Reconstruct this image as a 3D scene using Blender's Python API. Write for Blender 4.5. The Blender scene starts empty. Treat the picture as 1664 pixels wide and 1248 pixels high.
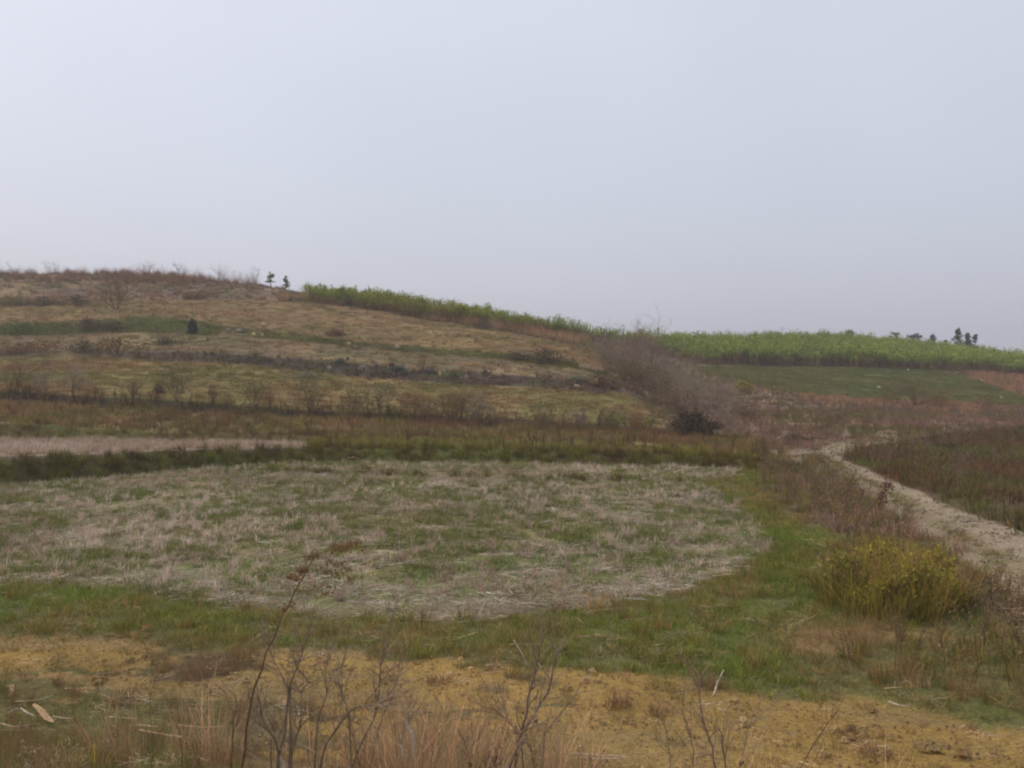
import bpy, math, random
import numpy as np

C = bpy.context.scene.collection
SC = bpy.context.scene
RS = np.random.default_rng(11)

# ------------------------------------------------------------------ camera, sky, sun, exposure
F, CX, HY, CAMZ = 1598.0, 832.0, 600.0, 4.0        # survey constants: focal length (px), centre, eye level, eye height
cam = bpy.data.cameras.new('camera')
cam.sensor_width = 36.0
cam.lens = 36.0 * F / 1664.0
cam.shift_y = (HY - 624.0) / 1664.0
cam.clip_start, cam.clip_end = 0.05, 4000
co = bpy.data.objects.new('camera', cam)
C.objects.link(co)
co.location = (0, 0, CAMZ)
co.rotation_euler = (math.radians(90), 0, 0)
SC.camera = co
SC.cycles.filter_width = 2.1
SC.cycles.max_bounces = 6
SC.cycles.diffuse_bounces = 3
SC.cycles.volume_bounces = 1

SUN_EL, SUN_AZ = 52.0, -70.0        # degrees; azimuth measured from +Y towards +X
w = bpy.data.worlds.new('World')
SC.world = w
w.use_nodes = True
nt = w.node_tree
nt.nodes.clear()
out = nt.nodes.new('ShaderNodeOutputWorld')
sky = nt.nodes.new('ShaderNodeTexSky')
sky.sky_type = 'NISHITA'
sky.sun_disc = False
sky.sun_elevation = math.radians(SUN_EL)
sky.sun_rotation = math.radians(SUN_AZ)
sky.dust_density = 5.0
bg1 = nt.nodes.new('ShaderNodeBackground')
bg1.inputs[1].default_value = 0.05
nt.links.new(sky.outputs[0], bg1.inputs[0])
# the high overcast veil in front of the blue sky
tc = nt.nodes.new('ShaderNodeTexCoord')
sep = nt.nodes.new('ShaderNodeSeparateXYZ')
nt.links.new(tc.outputs['Generated'], sep.inputs[0])
ramp = nt.nodes.new('ShaderNodeValToRGB')
nt.links.new(sep.outputs[2], ramp.inputs[0])
cr = ramp.color_ramp
cr.elements[0].position = 0.0
cr.elements[0].color = (0.41, 0.42, 0.51, 1)
cr.elements[1].position = 0.9
cr.elements[1].color = (0.58, 0.58, 0.60, 1)
e = cr.elements.new(0.32)
e.color = (0.535, 0.54, 0.60, 1)
nz = nt.nodes.new('ShaderNodeTexNoise')
nz.inputs['Scale'].default_value = 1.6
nz.inputs['Detail'].default_value = 3
nt.links.new(tc.outputs['Generated'], nz.inputs['Vector'])
mr = nt.nodes.new('ShaderNodeMapRange')
mr.inputs[1].default_value, mr.inputs[2].default_value = 0.3, 0.7
mr.inputs[3].default_value, mr.inputs[4].default_value = 0.94, 1.06
nt.links.new(nz.outputs[0], mr.inputs[0])
bg2 = nt.nodes.new('ShaderNodeBackground')
nt.links.new(ramp.outputs[0], bg2.inputs[0])
nt.links.new(mr.outputs[0], bg2.inputs[1])
add = nt.nodes.new('ShaderNodeAddShader')
nt.links.new(bg1.outputs[0], add.inputs[0])
nt.links.new(bg2.outputs[0], add.inputs[1])
nt.links.new(add.outputs[0], out.inputs[0])

sl = bpy.data.lights.new('sun', 'SUN')
sl.energy = 1.1
sl.angle = math.radians(16)
sl.color = (1.0, 0.95, 0.86)
so = bpy.data.objects.new('sun', sl)
C.objects.link(so)
_az, _el = math.radians(SUN_AZ), math.radians(SUN_EL)
import mathutils
so.rotation_euler = mathutils.Vector((-math.sin(_az) * math.cos(_el), -math.cos(_az) * math.cos(_el), -math.sin(_el))).to_track_quat('-Z', 'Y').to_euler()

SC.view_settings.view_transform = 'Standard'
SC.view_settings.look = 'None'
SC.view_settings.exposure = 0.0
SC.view_settings.gamma = 1.0
SC.view_settings.use_curve_mapping = False


# ------------------------------------------------------------------ helpers
def lin(c):
    c = np.asarray(c, float) / 255.0
    return np.where(c <= 0.04045, c / 12.92, ((c + 0.055) / 1.055) ** 2.4)


SAT = 1.0


def A(r, g, b, k=1.0):          # base colour of a surface measured as (r, g, b) under the photo's grey light
    m = (r + g + b) / 3
    c = lin([m + (v - m) * SAT for v in (r, g, b)])
    return tuple(np.clip(c / 0.62 * k, 0, 0.8))


def tag(o, label=None, cat=None, group=None, kind=None):
    if label: o['label'] = label
    if cat: o['category'] = cat
    if group: o['group'] = group
    if kind: o['kind'] = kind
    return o


def mesh_obj(name, verts, faces, mat, parent=None, link=True, smooth=False, var=None):
    me = bpy.data.meshes.new(name)
    verts = np.asarray(verts, np.float32).reshape(-1, 3)
    if isinstance(faces, np.ndarray):
        k = faces.shape[1]
        me.vertices.add(len(verts))
        me.vertices.foreach_set('co', verts.ravel())
        me.loops.add(faces.size)
        me.loops.foreach_set('vertex_index', faces.astype(np.int32).ravel())
        me.polygons.add(len(faces))
        me.polygons.foreach_set('loop_start', np.arange(0, faces.size, k, dtype=np.int32))
        me.update(calc_edges=True)
    else:
        me.from_pydata(verts.tolist(), [], faces)
    if var is not None:
        a = me.color_attributes.new('var', 'FLOAT_COLOR', 'POINT')
        v4 = np.ones((len(verts), 4), np.float32)
        v4[:, :3] = var
        a.data.foreach_set('color', v4.ravel())
    me.polygons.foreach_set('use_smooth', np.full(len(me.polygons), smooth))
    if mat: me.materials.append(mat)
    o = bpy.data.objects.new(name, me)
    if link: C.objects.link(o)
    if parent: o.parent = parent
    return o


def empty(name, loc, rz=0.0):
    o = bpy.data.objects.new(name, None)
    o.empty_display_size = 0.2
    C.objects.link(o)
    o.location = loc
    o.rotation_euler = (0, 0, rz)
    return o


def copy_tree(o, parent=None):
    c = o.copy()
    C.objects.link(c)
    if parent: c.parent = parent
    for ch in list(o.children): copy_tree(ch, c)
    return c


def hash2(ix, iy, s):
    h = (ix.astype(np.int64) * 374761393 + iy.astype(np.int64) * 668265263 + s * 1274126177) & 0x7fffffff
    h = ((h ^ (h >> 13)) * 1103515245 + 12345) & 0x7fffffff
    h = h ^ (h >> 16)
    return (h & 0xffff) / 65535.0


def vnoise(x, y, s=0):
    ix, iy = np.floor(x), np.floor(y)
    fx, fy = x - ix, y - iy
    fx, fy = fx * fx * (3 - 2 * fx), fy * fy * (3 - 2 * fy)
    a, b = hash2(ix, iy, s), hash2(ix + 1, iy, s)
    c, d = hash2(ix, iy + 1, s), hash2(ix + 1, iy + 1, s)
    return (a * (1 - fx) + b * fx) * (1 - fy) + (c * (1 - fx) + d * fx) * fy


def fbm(x, y, scale, s=0, oct=4):
    x, y = np.asarray(x, float) / scale, np.asarray(y, float) / scale
    v, a, t = 0, 1.0, 0
    for k in range(oct):
        v = v + a * vnoise(x + 17.3 * k, y - 9.1 * k, s + k)
        t += a
        a *= 0.55
        x, y = x * 2.03, y * 2.03
    return v / t


def inside(px, py, poly):
    r = np.zeros(np.shape(px), bool)
    n = len(poly)
    for i in range(n):
        x1, y1 = poly[i]
        x2, y2 = poly[(i + 1) % n]
        if y1 == y2: continue
        c = ((y1 > py) != (y2 > py)) & (px < (x2 - x1) * (py - y1) / (y2 - y1) + x1)
        r ^= c
    return r


# ------------------------------------------------------------------ the terrain: terrace edges surveyed from the photograph
U = np.concatenate([np.arange(-1500, -300, 60), np.arange(-300, 1965, 6), np.arange(1965, 3200, 60)]).astype(float)


def smooth1(v, sig):
    n = int(sig * 3)
    k = np.exp(-0.5 * (np.arange(-n, n + 1) / sig) ** 2)
    k /= k.sum()
    return np.convolve(np.pad(v, n, mode='edge'), k, 'valid')


def curve(pts):
    p = np.array(pts, float)
    return smooth1(np.interp(U, p[:, 0], p[:, 1]), 3.0)


def dz_from_yz(y, z):           # depth from the sight line and a known level
    return (CAMZ - z) * F / (y - HY)


def z_from_yd(y, d):
    return CAMZ - (y - HY) * d / F


K = []
one = np.ones_like(U)
K.append((0.3 * one, 2.75 * one))
K.append((3.0 * one, 2.35 * one))
d = curve([(0, 9.5), (400, 9.2), (800, 8.5), (1200, 7.6), (1664, 6.6)])
K.append((d, 0.40 + 0 * d))
y = curve([(-300, 1030), (0, 1045), (100, 1040), (300, 1055), (500, 1065), (800, 1085), (1100, 1110), (1200, 1125), (1400, 1150), (1664, 1195), (2000, 1240)])
K.append((dz_from_yz(y, 0.36), 0.36 * one))
y = curve([(-300, 945), (0, 950), (150, 955), (300, 975), (540, 1003), (850, 1003), (1000, 985), (1100, 965), (1250, 915), (1340, 915), (1450, 935), (1664, 1000), (2000, 1060)])
z = curve([(0, 0), (1180, 0), (1270, 0.12), (1450, 0.35), (1664, 0.5)])
K.append((dz_from_yz(y, z), z))
y3 = curve([(-300, 800), (0, 790), (150, 778), (300, 765), (440, 755), (600, 752), (800, 754), (1000, 757), (1150, 760), (1240, 765), (1330, 765), (1400, 775), (1480, 798), (1664, 840), (2000, 900)])
z3 = curve([(0, 0), (1190, 0), (1260, 0.25), (1400, 0.5), (1664, 0.7)])
d3 = dz_from_yz(y3, z3)
K.append((d3, z3))
y = curve([(-300, 750), (0, 743), (150, 738), (300, 732), (480, 727), (600, 730), (800, 733), (1000, 738), (1150, 742), (1240, 752), (1330, 757), (1400, 767), (1480, 790), (1664, 830), (2000, 890)])
d4 = d3 + 0.8
K.append((d4, z_from_yd(y, d4)))
d5 = d4 + curve([(-300, 8), (0, 7.6), (200, 7.2), (400, 5.5), (500, 2.0), (600, 0.8), (1664, 0.8)])
y = curve([(-300, 722), (0, 716), (200, 718), (400, 722), (500, 724), (600, 727), (800, 730), (1000, 735), (1150, 739), (1240, 749), (1330, 752), (1400, 762), (1480, 782), (1664, 820), (2000, 880)])
K.append((d5, z_from_yd(y, d5)))
y = curve([(-300, 690), (0, 688), (200, 700), (400, 708), (520, 711), (700, 713), (900, 719), (1100, 727), (1240, 738), (1330, 742), (1400, 750), (1480, 770), (1664, 800), (2000, 850)])
d6 = d5 + curve([(0, 0.9), (480, 1.0), (600, 3), (1240, 3), (1664, 4)])
K.append((d6, z_from_yd(y, d6)))
y = curve([(-300, 648), (0, 655), (250, 665), (500, 680), (800, 690), (1000, 700), (1100, 705), (1250, 713), (1400, 722), (1664, 760), (2000, 800)])
d7 = curve([(0, 52), (250, 53), (500, 54), (800, 54), (1000, 53), (1250, 52), (1400, 48), (1664, 40), (2000, 36)])
K.append((d7, z_from_yd(y, d7)))
y = curve([(-300, 625), (0, 634), (250, 647), (500, 665), (800, 680), (1000, 690), (1080, 697), (1250, 709), (1400, 718), (1664, 752), (2000, 790)])
d8 = d7 + 1.0
K.append((d8, z_from_yd(y, d8)))
y = curve([(-300, 575), (0, 577), (300, 583), (500, 597), (700, 613), (900, 625), (1000, 633), (1060, 662), (1150, 688), (1250, 692), (1400, 692), (1664, 706), (2000, 730)])
d9 = curve([(0, 74), (300, 72), (500, 70), (700, 68), (900, 66), (1000, 64), (1150, 60), (1250, 60), (1400, 61), (1664, 56), (2000, 52)])
K.append((d9, z_from_yd(y, d9)))
y = curve([(-300, 567), (0, 568), (300, 572), (500, 584), (700, 600), (900, 615), (1000, 625), (1060, 655), (1150, 683), (1250, 688), (1400, 689), (1664, 703), (2000, 727)])
d10 = d9 + 1.0
K.append((d10, z_from_yd(y, d10)))
y = curve([(-300, 548), (0, 545), (150, 540), (300, 540), (430, 541), (500, 553), (600, 563), (700, 571), (800, 579), (900, 591), (960, 600), (1010, 616), (1100, 650), (1200, 668), (1400, 664), (1664, 668), (2000, 690)])
d11 = curve([(0, 84), (300, 83), (500, 82), (800, 78), (1000, 72), (1100, 68), (1200, 70), (1400, 80), (1664, 80), (2000, 76)])
K.append((d11, z_from_yd(y, d11)))
y = curve([(-300, 530), (0, 528), (150, 520), (250, 513), (430, 535), (500, 545), (600, 556), (700, 564), (800, 571), (900, 582), (960, 592), (1010, 609), (1100, 644), (1200, 660), (1400, 657), (1664, 660), (2000, 680)])
d12 = d11 + 1.2
K.append((d12, z_from_yd(y, d12)))
y = curve([(-300, 500), (0, 497), (150, 492), (230, 489), (400, 487), (520, 492), (600, 504), (700, 520), (800, 535), (900, 555), (970, 575), (1050, 608), (1100, 606), (1150, 600), (1250, 597), (1400, 598), (1550, 604), (1664, 612), (2000, 640)])
d13 = curve([(0, 96), (230, 98), (400, 100), (600, 100), (800, 96), (900, 93), (970, 90), (1050, 88), (1150, 100), (1250, 108), (1400, 110), (1550, 112), (1664, 110)])
K.append((d13, z_from_yd(y, d13)))
y = curve([(-300, 441), (0, 443), (200, 447), (300, 453), (400, 462), (450, 467), (500, 481), (634, 498), (752, 516), (870, 538), (940, 552), (1000, 560), (1060, 567), (1150, 567), (1250, 560), (1350, 561), (1430, 567), (1500, 574), (1600, 587), (1664, 594), (2000, 630)])
d14 = curve([(0, 112), (300, 114), (500, 112), (634, 111), (752, 110), (870, 110), (940, 110), (1000, 112), (1100, 124), (1200, 138), (1300, 145), (1400, 150), (1664, 150)])
K.append((d14, z_from_yd(y, d14)))
z14 = K[-1][1]
K.append((d14 + 8, z14 - 0.5))
K.append((d14 + 40, z14 - 6))
K.append((420 * one, -8 * one))
K.append((1400 * one, -9 * one))
SUB = [6, 22, 44, 30, 84, 10, 18, 10, 18, 8, 34, 8, 16, 7, 22, 30, 6, 8, 5, 3]
assert len(SUB) == len(K) - 1
rowsD, rowsZ, rowK = [], [], []
for k, n in enumerate(SUB):
    t = np.arange(n) / n
    for tt in t:
        rowsD.append(K[k][0] * (1 - tt) + K[k + 1][0] * tt)
        ts = tt
        rowsZ.append(K[k][1] * (1 - ts) + K[k + 1][1] * ts)
        rowK.append(k)
rowsD.append(K[-1][0]); rowsZ.append(K[-1][1]); rowK.append(len(SUB) - 1)
D = np.array(rowsD).T       # U x R
Z = np.array(rowsZ).T
rowK = np.array(rowK)
X = (U[:, None] - CX) / F * D
KK = np.broadcast_to(rowK, D.shape)

# lumps: flat paddies stay flat, banks and slopes get uneven
amp = np.array([.10, .05, .035, .09, .03, .10, .03, .12, .12, .12, .08, .14, .10, .14, .09, .15, .15, .3, 0, 0])[rowK]
for _ in range(2):
    amp = (np.roll(amp, 1) + amp + np.roll(amp, -1)) / 3
amp[0] = .05
sc = np.where(D < 45, 1.0, 1.0 + (D - 45) / 40)
Z = Z + amp * ((fbm(X, D, 1.6, 3) - .5) * 1.6 + (fbm(X, D, 7.0, 5, 3) - .5) * 1.6 * np.minimum(sc, 2))
_by = np.interp(U, [430, 600, 800, 1000, 1140], [765, 770, 776, 781, 784])[:, None]
_py = HY + (CAMZ - Z) * F / D
Z = Z + .14 * np.exp(-((_py - _by) / 2.2) ** 2) * ((U > 430) & (U < 1145))[:, None] * (KK == 4)   # the little bund across the paddy
PX, PY = np.broadcast_to(U[:, None], D.shape), HY + (CAMZ - Z) * F / D
P = np.stack([X, D, Z], -1)


def z_at(x, d):
    i = int(np.clip(np.searchsorted(U, x) - 1, 0, len(U) - 2))
    t = (x - U[i]) / (U[i + 1] - U[i])
    return float((1 - t) * np.interp(d, D[i], Z[i]) + t * np.interp(d, D[i + 1], Z[i + 1]))


def at_d(x, d, dz=0.0):
    return np.array(((x - CX) / F * d, d, z_at(x, d) + dz))


def z_xy(X_, Y_):
    return z_at(CX + X_ / Y_ * F, Y_)


def ground_at(x, y):
    i = int(np.clip(np.round(np.interp(x, U, np.arange(len(U)))), 0, len(U) - 1))
    yy = PY[i, 6:]
    j = int(np.argmax(yy <= y)) + 6
    a, b = PY[i, j - 1], PY[i, j]
    t = 0 if a == b else np.clip((a - y) / (a - b), 0, 1)
    dd = D[i, j - 1] * (1 - t) + D[i, j] * t
    return at_d(x, dd)


def px_point(x, y, dd):
    return np.array(((x - CX) / F * dd, dd, CAMZ - (y - HY) * dd / F))


# ------------------------------------------------------------------ land-use zones
PADDY = [(-400, 940), (0, 950), (150, 953), (300, 973), (540, 1003), (700, 1010), (850, 1003), (1000, 985), (1100, 965), (1200, 930),
         (1252, 893), (1240, 860), (1200, 820), (1150, 792), (1132, 784), (1200, 774), (1215, 762), (1150, 757), (440, 750), (300, 762), (0, 788), (-400, 800)]
ROAD = [(2600, 1562), (1790, 1060), (1664, 982), (1560, 905), (1480, 850), (1400, 797), (1345, 757), (1326, 742), (1335, 728), (1385, 722), (1470, 716), (1472, 721),
        (1400, 730), (1372, 737), (1368, 745), (1400, 760), (1480, 792), (1560, 830), (1664, 864), (1790, 905), (2600, 1172)]
SCRUB = [(1368, 745), (1400, 732), (1470, 720), (1700, 690), (2900, 690), (2900, 1270), (2600, 1172), (1790, 905), (1664, 864), (1560, 830), (1480, 795), (1400, 760)]
ROADSIDE = [(1235, 770), (1245, 742), (1325, 738), (1345, 757), (1400, 797), (1480, 850), (1560, 905), (1664, 982), (1790, 1060), (2300, 1376), (2300, 1420), (1790, 1090), (1664, 1040),
            (1520, 960), (1400, 880), (1310, 850), (1260, 810)]
SPUR = [(1268, 740), (1300, 731), (1330, 729), (1332, 742), (1305, 752), (1280, 750)]
GREENF = [(1120, 596), (1250, 595), (1400, 596), (1500, 599), (1560, 610), (1620, 632), (1700, 650), (1990, 690), (1990, 700), (1664, 662), (1560, 656), (1430, 652), (1300, 642), (1210, 624)]
ORANGE = [(1290, 640), (1430, 650), (1560, 655), (1664, 662), (1800, 668), (1800, 676), (1664, 672), (1540, 668), (1400, 664), (1300, 652)]
ORANGE2 = [(1555, 604), (1800, 618), (1800, 655), (1664, 645), (1620, 630)]
DRYPATCH = [(1275, 1040), (1400, 1018), (1560, 1030), (1560, 1060), (1400, 1072), (1290, 1062)]
WEEDS = [(1350, 1075), (1450, 1040), (1560, 1040), (1800, 1020), (2600, 1020), (2600, 1330), (1664, 1165), (1500, 1130), (1400, 1110)]
TUSSOCK = [(1330, 905), (1400, 868), (1500, 880), (1550, 930), (1545, 985), (1440, 1005), (1350, 985)]
SOIL = [(-400, 1100), (0, 1105), (150, 1110), (300, 1150), (420, 1190), (420, 1300), (-400, 1300)]
CANEX = np.array([500, 634, 752, 857, 937, 1000, 1080, 1130, 1250, 1400, 1550, 1664, 2000], float)
CANEY = np.array([492, 512, 526, 541, 550, 562, 575, 592, 596, 597, 603, 611, 636], float)

ZN = ['embankment', 'track', 'soil', 'verge', 'paddy', 'bank1', 'paddy2', 'bank2', 'slope', 'darkbank', 'field1', 'bank3', 'field2', 'bank4', 'field3',
      'fringe', 'crest', 'cane', 'valley', 'scrub', 'roadside', 'greenf', 'orange', 'road', 'dry', 'weeds', 'tussock', 'far', 'bund']
ZI = {n: i for i, n in enumerate(ZN)}


def zone_of(px, py, k, X_, Y_):
    j = np.clip(12.0 / np.maximum(Y_, 4) * 30, 2, 22)
    jx = px + (fbm(X_, Y_, 0.9, 21, 3) - .5) * 2 * j
    edge = (fbm(X_, Y_, 1.3, 23, 4) - .5) * 95 + (fbm(X_, Y_, .3, 24, 2) - .5) * 26
    jy = py + (fbm(X_, Y_, 0.9, 31, 3) - .5) * 0.7 * j
    wob = (fbm(X_, Y_, 6.0, 33, 4) - .5) * 14
    z = np.full(px.shape, ZI['far'], int)
    base = {0: 'embankment', 1: 'embankment', 2: 'track', 3: 'verge', 4: 'verge', 5: 'bank1', 6: 'paddy2', 7: 'bank2', 8: 'slope', 9: 'darkbank', 10: 'field1',
            11: 'bank3', 12: 'field2', 13: 'bank4', 14: 'field3', 15: 'fringe', 16: 'crest', 17: 'far', 18: 'far', 19: 'far'}
    for kk, nm in base.items():
        z[k == kk] = ZI[nm]
    hill = (k >= 10) & (k <= 14) & (px < 990)
    d9_, d12_ = np.interp(px, U, K[11][0]), np.interp(px, U, K[13][0])
    z[hill & (z == ZI['field1']) & (Y_ > d9_ - 1.6 + wob * .22)] = ZI['bank3']
    z[hill & (z == ZI['bank3']) & (wob > 2.2)] = ZI['field2']
    z[hill & (z == ZI['field2']) & (Y_ > d12_ - 1.2 + wob * .25)] = ZI['bank4']
    z[hill & (z == ZI['bank4']) & (wob < -2.2)] = ZI['field2']
    z[(k == 6) & (jx > 500)] = ZI['bank1']
    z[((k >= 9) & (k <= 14) & (jx > 1095)) | ((k == 11) & (jx > 1010)) | ((k >= 12) & (k <= 14) & (jx > 985)) | ((k >= 5) & (k <= 8) & (jx > 1245))] = ZI['valley']
    z[(k == 10) & (jx > 1075)] = ZI['valley']
    z[(k == 15) & (jx < 490) & (py < 486)] = ZI['crest']
    cf = np.interp(px, CANEX, CANEY)
    z[((k == 15) & (jy < cf) & (px > 495)) | (((k == 16) | (k == 17)) & (px > 495) & (Y_ < 175))] = ZI['cane']
    nonfar = (k >= 2) & (k <= 14)
    for poly, nm in ((PADDY, 'paddy'), (SCRUB, 'scrub'), (ROADSIDE, 'roadside'), (TUSSOCK, 'tussock'), (GREENF, 'greenf'), (ORANGE, 'orange'), (ORANGE2, 'orange'),
                     (DRYPATCH, 'dry'), (WEEDS, 'weeds')):
        m = inside(jx, jy, poly) & ((k >= 2) & (k <= 15))
        if nm == 'paddy': m &= (k <= 4)
        if nm in ('greenf', 'orange'): m &= (k >= 12) & (z != ZI['cane'])
        if nm == 'dry' or nm == 'weeds': m &= (k == 3) | (k == 4)
        z[m] = ZI[nm]
    m = (inside(px + (jx - px) * .5, py + (jy - py) * .5, ROAD) | inside(jx, jy, SPUR)) & (k >= 3) & (k <= 12)
    z[m] = ZI['road']
    m = inside(jx, jy, SOIL) & (k <= 2) & (fbm(X_, Y_, 1.0, 77) > .40)
    z[m] = ZI['soil']
    e1 = np.interp(px, [-300, 0, 100, 300, 500, 800, 1100, 1200, 1400, 1664, 2000], [1030, 1045, 1040, 1055, 1065, 1085, 1110, 1125, 1150, 1195, 1240])
    z[((k == 2) | (k == 3)) & np.isin(z, [ZI['track'], ZI['soil']]) & (py < e1 - 9 + edge * .55)] = ZI['verge']
    z[(k == 3) & (z == ZI['verge']) & (py > e1 - 9 + edge * .55)] = ZI['track']
    z[(k == 2) & (z == ZI['track']) & (fbm(X_ * .45, Y_, .8, 79, 4) > .50 + np.clip((px - 250) / 1500, 0, .25) + np.clip((1085 - py) / 300, 0, .1))] = ZI['soil']
    # thin raised bund between the main paddy and the strip along the bank
    by = np.interp(px, [430, 600, 800, 1000, 1140], [765, 770, 776, 781, 784])
    z[(z == ZI['paddy']) & (np.abs(py - by) < 2.4) & (px > 430) & (px < 1150)] = ZI['bund']
    return z


COL = {'embankment': (105, 88, 62), 'track': (132, 108, 60), 'soil': (92, 78, 56), 'verge': (88, 86, 54), 'paddy': (108, 100, 78), 'bank1': (74, 66, 40), 'paddy2': (134, 118, 104),
       'bank2': (78, 66, 42), 'slope': (96, 82, 58), 'darkbank': (56, 46, 38), 'field1': (114, 99, 64), 'bank3': (70, 60, 54), 'field2': (100, 86, 68),
       'bank4': (70, 70, 38), 'field3': (112, 90, 63), 'fringe': (112, 96, 80), 'crest': (100, 84, 74), 'cane': (104, 88, 66), 'valley': (114, 96, 84),
       'scrub': (76, 62, 46), 'roadside': (84, 72, 58), 'greenf': (82, 84, 54), 'orange': (108, 90, 74), 'road': (132, 118, 100), 'dry': (134, 110, 76), 'weeds': (92, 80, 56),
       'tussock': (96, 88, 40), 'far': (96, 88, 70), 'bund': (92, 86, 58)}
COLA = np.array([A(*COL[n]) for n in ZN])
ZV = zone_of(PX, PY, KK, X, D)
VC = COLA[ZV] * .8
for _ in range(2):
    VC[1:-1, 60:-1] = (VC[1:-1, 60:-1] * 2 + VC[:-2, 60:-1] + VC[2:, 60:-1] + VC[1:-1, 59:-2] + VC[1:-1, 61:]) / 6
n1, n2, n3 = fbm(X, D, 2.2, 41), fbm(X, D, 0.5, 43, 3), fbm(X, D, 9, 47, 3)
VC = VC * (0.72 + 0.56 * n1)[..., None]
# green flush / dry flush patches
green = np.array(A(84, 92, 46))
straw = np.array(A(140, 118, 80))
gw = {'verge': .25, 'paddy': .75, 'slope': .5, 'field1': .55, 'field2': .25, 'field3': .22, 'valley': .25, 'bank4': .7, 'bank1': .5, 'bank2': .4, 'greenf': .4, 'crest': .2, 'bank3': .35, 'road': .08, 'weeds': .5, 'roadside': .3, 'scrub': .35, 'fringe': .25, 'soil': .5, 'track': 0.0}
GWT = np.array([gw.get(n, .1) for n in ZN])
g = np.clip((fbm(X, D, 5.0, 51) - .45) * 5, 0, 1) * GWT[ZV]
VC = VC * (1 - g[..., None]) + green * g[..., None]
s_ = np.clip((fbm(X, D, 3.3, 61) - .5) * 5, 0, 1) * .35 * np.isin(ZV, [ZI[n] for n in ('field1', 'field2', 'field3', 'slope', 'valley', 'crest', 'paddy')])
VC = VC * (1 - s_[..., None]) + straw * s_[..., None]
rc = np.exp(-((PY - np.interp(PX, [1338, 1375, 1440, 1520, 1600, 1700, 1800], [742, 764, 798, 849, 897, 955, 1010])) / np.maximum((PY - 715) * .12, 1.5)) ** 2) * (ZV == ZI['road']) * .6
VC = VC * (1 - rc[..., None]) + np.array(A(104, 92, 62)) * .8 * rc[..., None]
# worn wheel lines on the gravel road and grey silt patches on the yellow track
VC = np.where((ZV == ZI['track'])[..., None] & (n3 < .42)[..., None], VC * .8 + .2 * np.array(A(110, 96, 76)), VC)
gp = np.clip((fbm(X * .5, D * 1.6, 1.1, 91, 4) - .46) * 6 + np.clip((600 - PX) / 900, 0, .4), 0, 1) * .42 * (ZV == ZI['track'])
VC = VC * (1 - gp[..., None]) + np.array(A(104, 92, 70)) * .8 * gp[..., None]
VC = np.clip(VC, 0.01, .75)


def ground_mat(name, grain, rel, tone=(.8, 1.25), fine=40.0):
    m = bpy.data.materials.new(name)
    m.use_nodes = True
    t = m.node_tree
    b = t.nodes['Principled BSDF']
    b.inputs['Roughness'].default_value = .95
    b.inputs['Specular IOR Level'].default_value = .12
    a = t.nodes.new('ShaderNodeAttribute')
    a.attribute_name = 'var'
    g = t.nodes.new('ShaderNodeNewGeometry')
    n = t.nodes.new('ShaderNodeTexNoise')
    n.inputs['Scale'].default_value = grain
    n.inputs['Detail'].default_value = 8
    n.inputs['Roughness'].default_value = .7
    t.links.new(g.outputs['Position'], n.inputs['Vector'])
    r = t.nodes.new('ShaderNodeMapRange')
    r.inputs[1].default_value, r.inputs[2].default_value = .3, .7
    r.inputs[3].default_value, r.inputs[4].default_value = tone
    t.links.new(n.outputs[0], r.inputs[0])
    v = t.nodes.new('ShaderNodeTexVoronoi')
    v.inputs['Scale'].default_value = fine
    t.links.new(g.outputs['Position'], v.inputs['Vector'])
    r2 = t.nodes.new('ShaderNodeMapRange')
    r2.inputs[1].default_value, r2.inputs[2].default_value = .0, 1.0
    r2.inputs[3].default_value, r2.inputs[4].default_value = .7, 1.3
    sx = t.nodes.new('ShaderNodeSeparateColor')
    t.links.new(v.outputs['Color'], sx.inputs[0])
    t.links.new(sx.outputs[0], r2.inputs[0])
    mu = t.nodes.new('ShaderNodeMath')
    mu.operation = 'MULTIPLY'
    t.links.new(r.outputs[0], mu.inputs[0])
    t.links.new(r2.outputs[0], mu.inputs[1])
    vm = t.nodes.new('ShaderNodeVectorMath')
    vm.operation = 'SCALE'
    t.links.new(a.outputs['Color'], vm.inputs[0])
    t.links.new(mu.outputs[0], vm.inputs['Scale'])
    t.links.new(vm.outputs[0], b.inputs['Base Color'])
    bp = t.nodes.new('ShaderNodeBump')
    bp.inputs['Strength'].default_value = .8
    bp.inputs['Distance'].default_value = rel
    t.links.new(n.outputs[0], bp.inputs['Height'])
    t.links.new(bp.outputs[0], b.inputs['Normal'])
    return m


GM = ground_mat('earth', 5.0, .08, fine=22)
GM_GRIT = ground_mat('yellow_grit', 9.0, .04, (.75, 1.25), fine=55)
GM_ROAD = ground_mat('gravel', 6.0, .06, (.75, 1.25), fine=26)

nU, nR = D.shape
ii, jj = np.meshgrid(np.arange(nU - 1), np.arange(nR - 1), indexing='ij')
Q = np.stack([ii * nR + jj, (ii + 1) * nR + jj, (ii + 1) * nR + jj + 1, ii * nR + jj + 1], -1).reshape(-1, 4)
fc = lambda a: (a[:-1, :-1] + a[1:, :-1] + a[1:, 1:] + a[:-1, 1:]) / 4
fX, fD, fZ, fPX, fPY = fc(X), fc(D), fc(Z), fc(PX), fc(PY)
fK = KK[:-1, :-1]
ZF = zone_of(fPX, fPY, fK, fX, fD).ravel()
Pf, Vf = P.reshape(-1, 3), VC.reshape(-1, 3)


def ground_piece(name, zones, mat, label, cat):
    q = Q[np.isin(ZF, [ZI[z] for z in zones])]
    u, inv = np.unique(q.ravel(), return_inverse=True)
    o = mesh_obj(name, Pf[u], inv.reshape(-1, 4), mat, var=Vf[u], smooth=True)
    return tag(o, label, cat, kind='structure')


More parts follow.
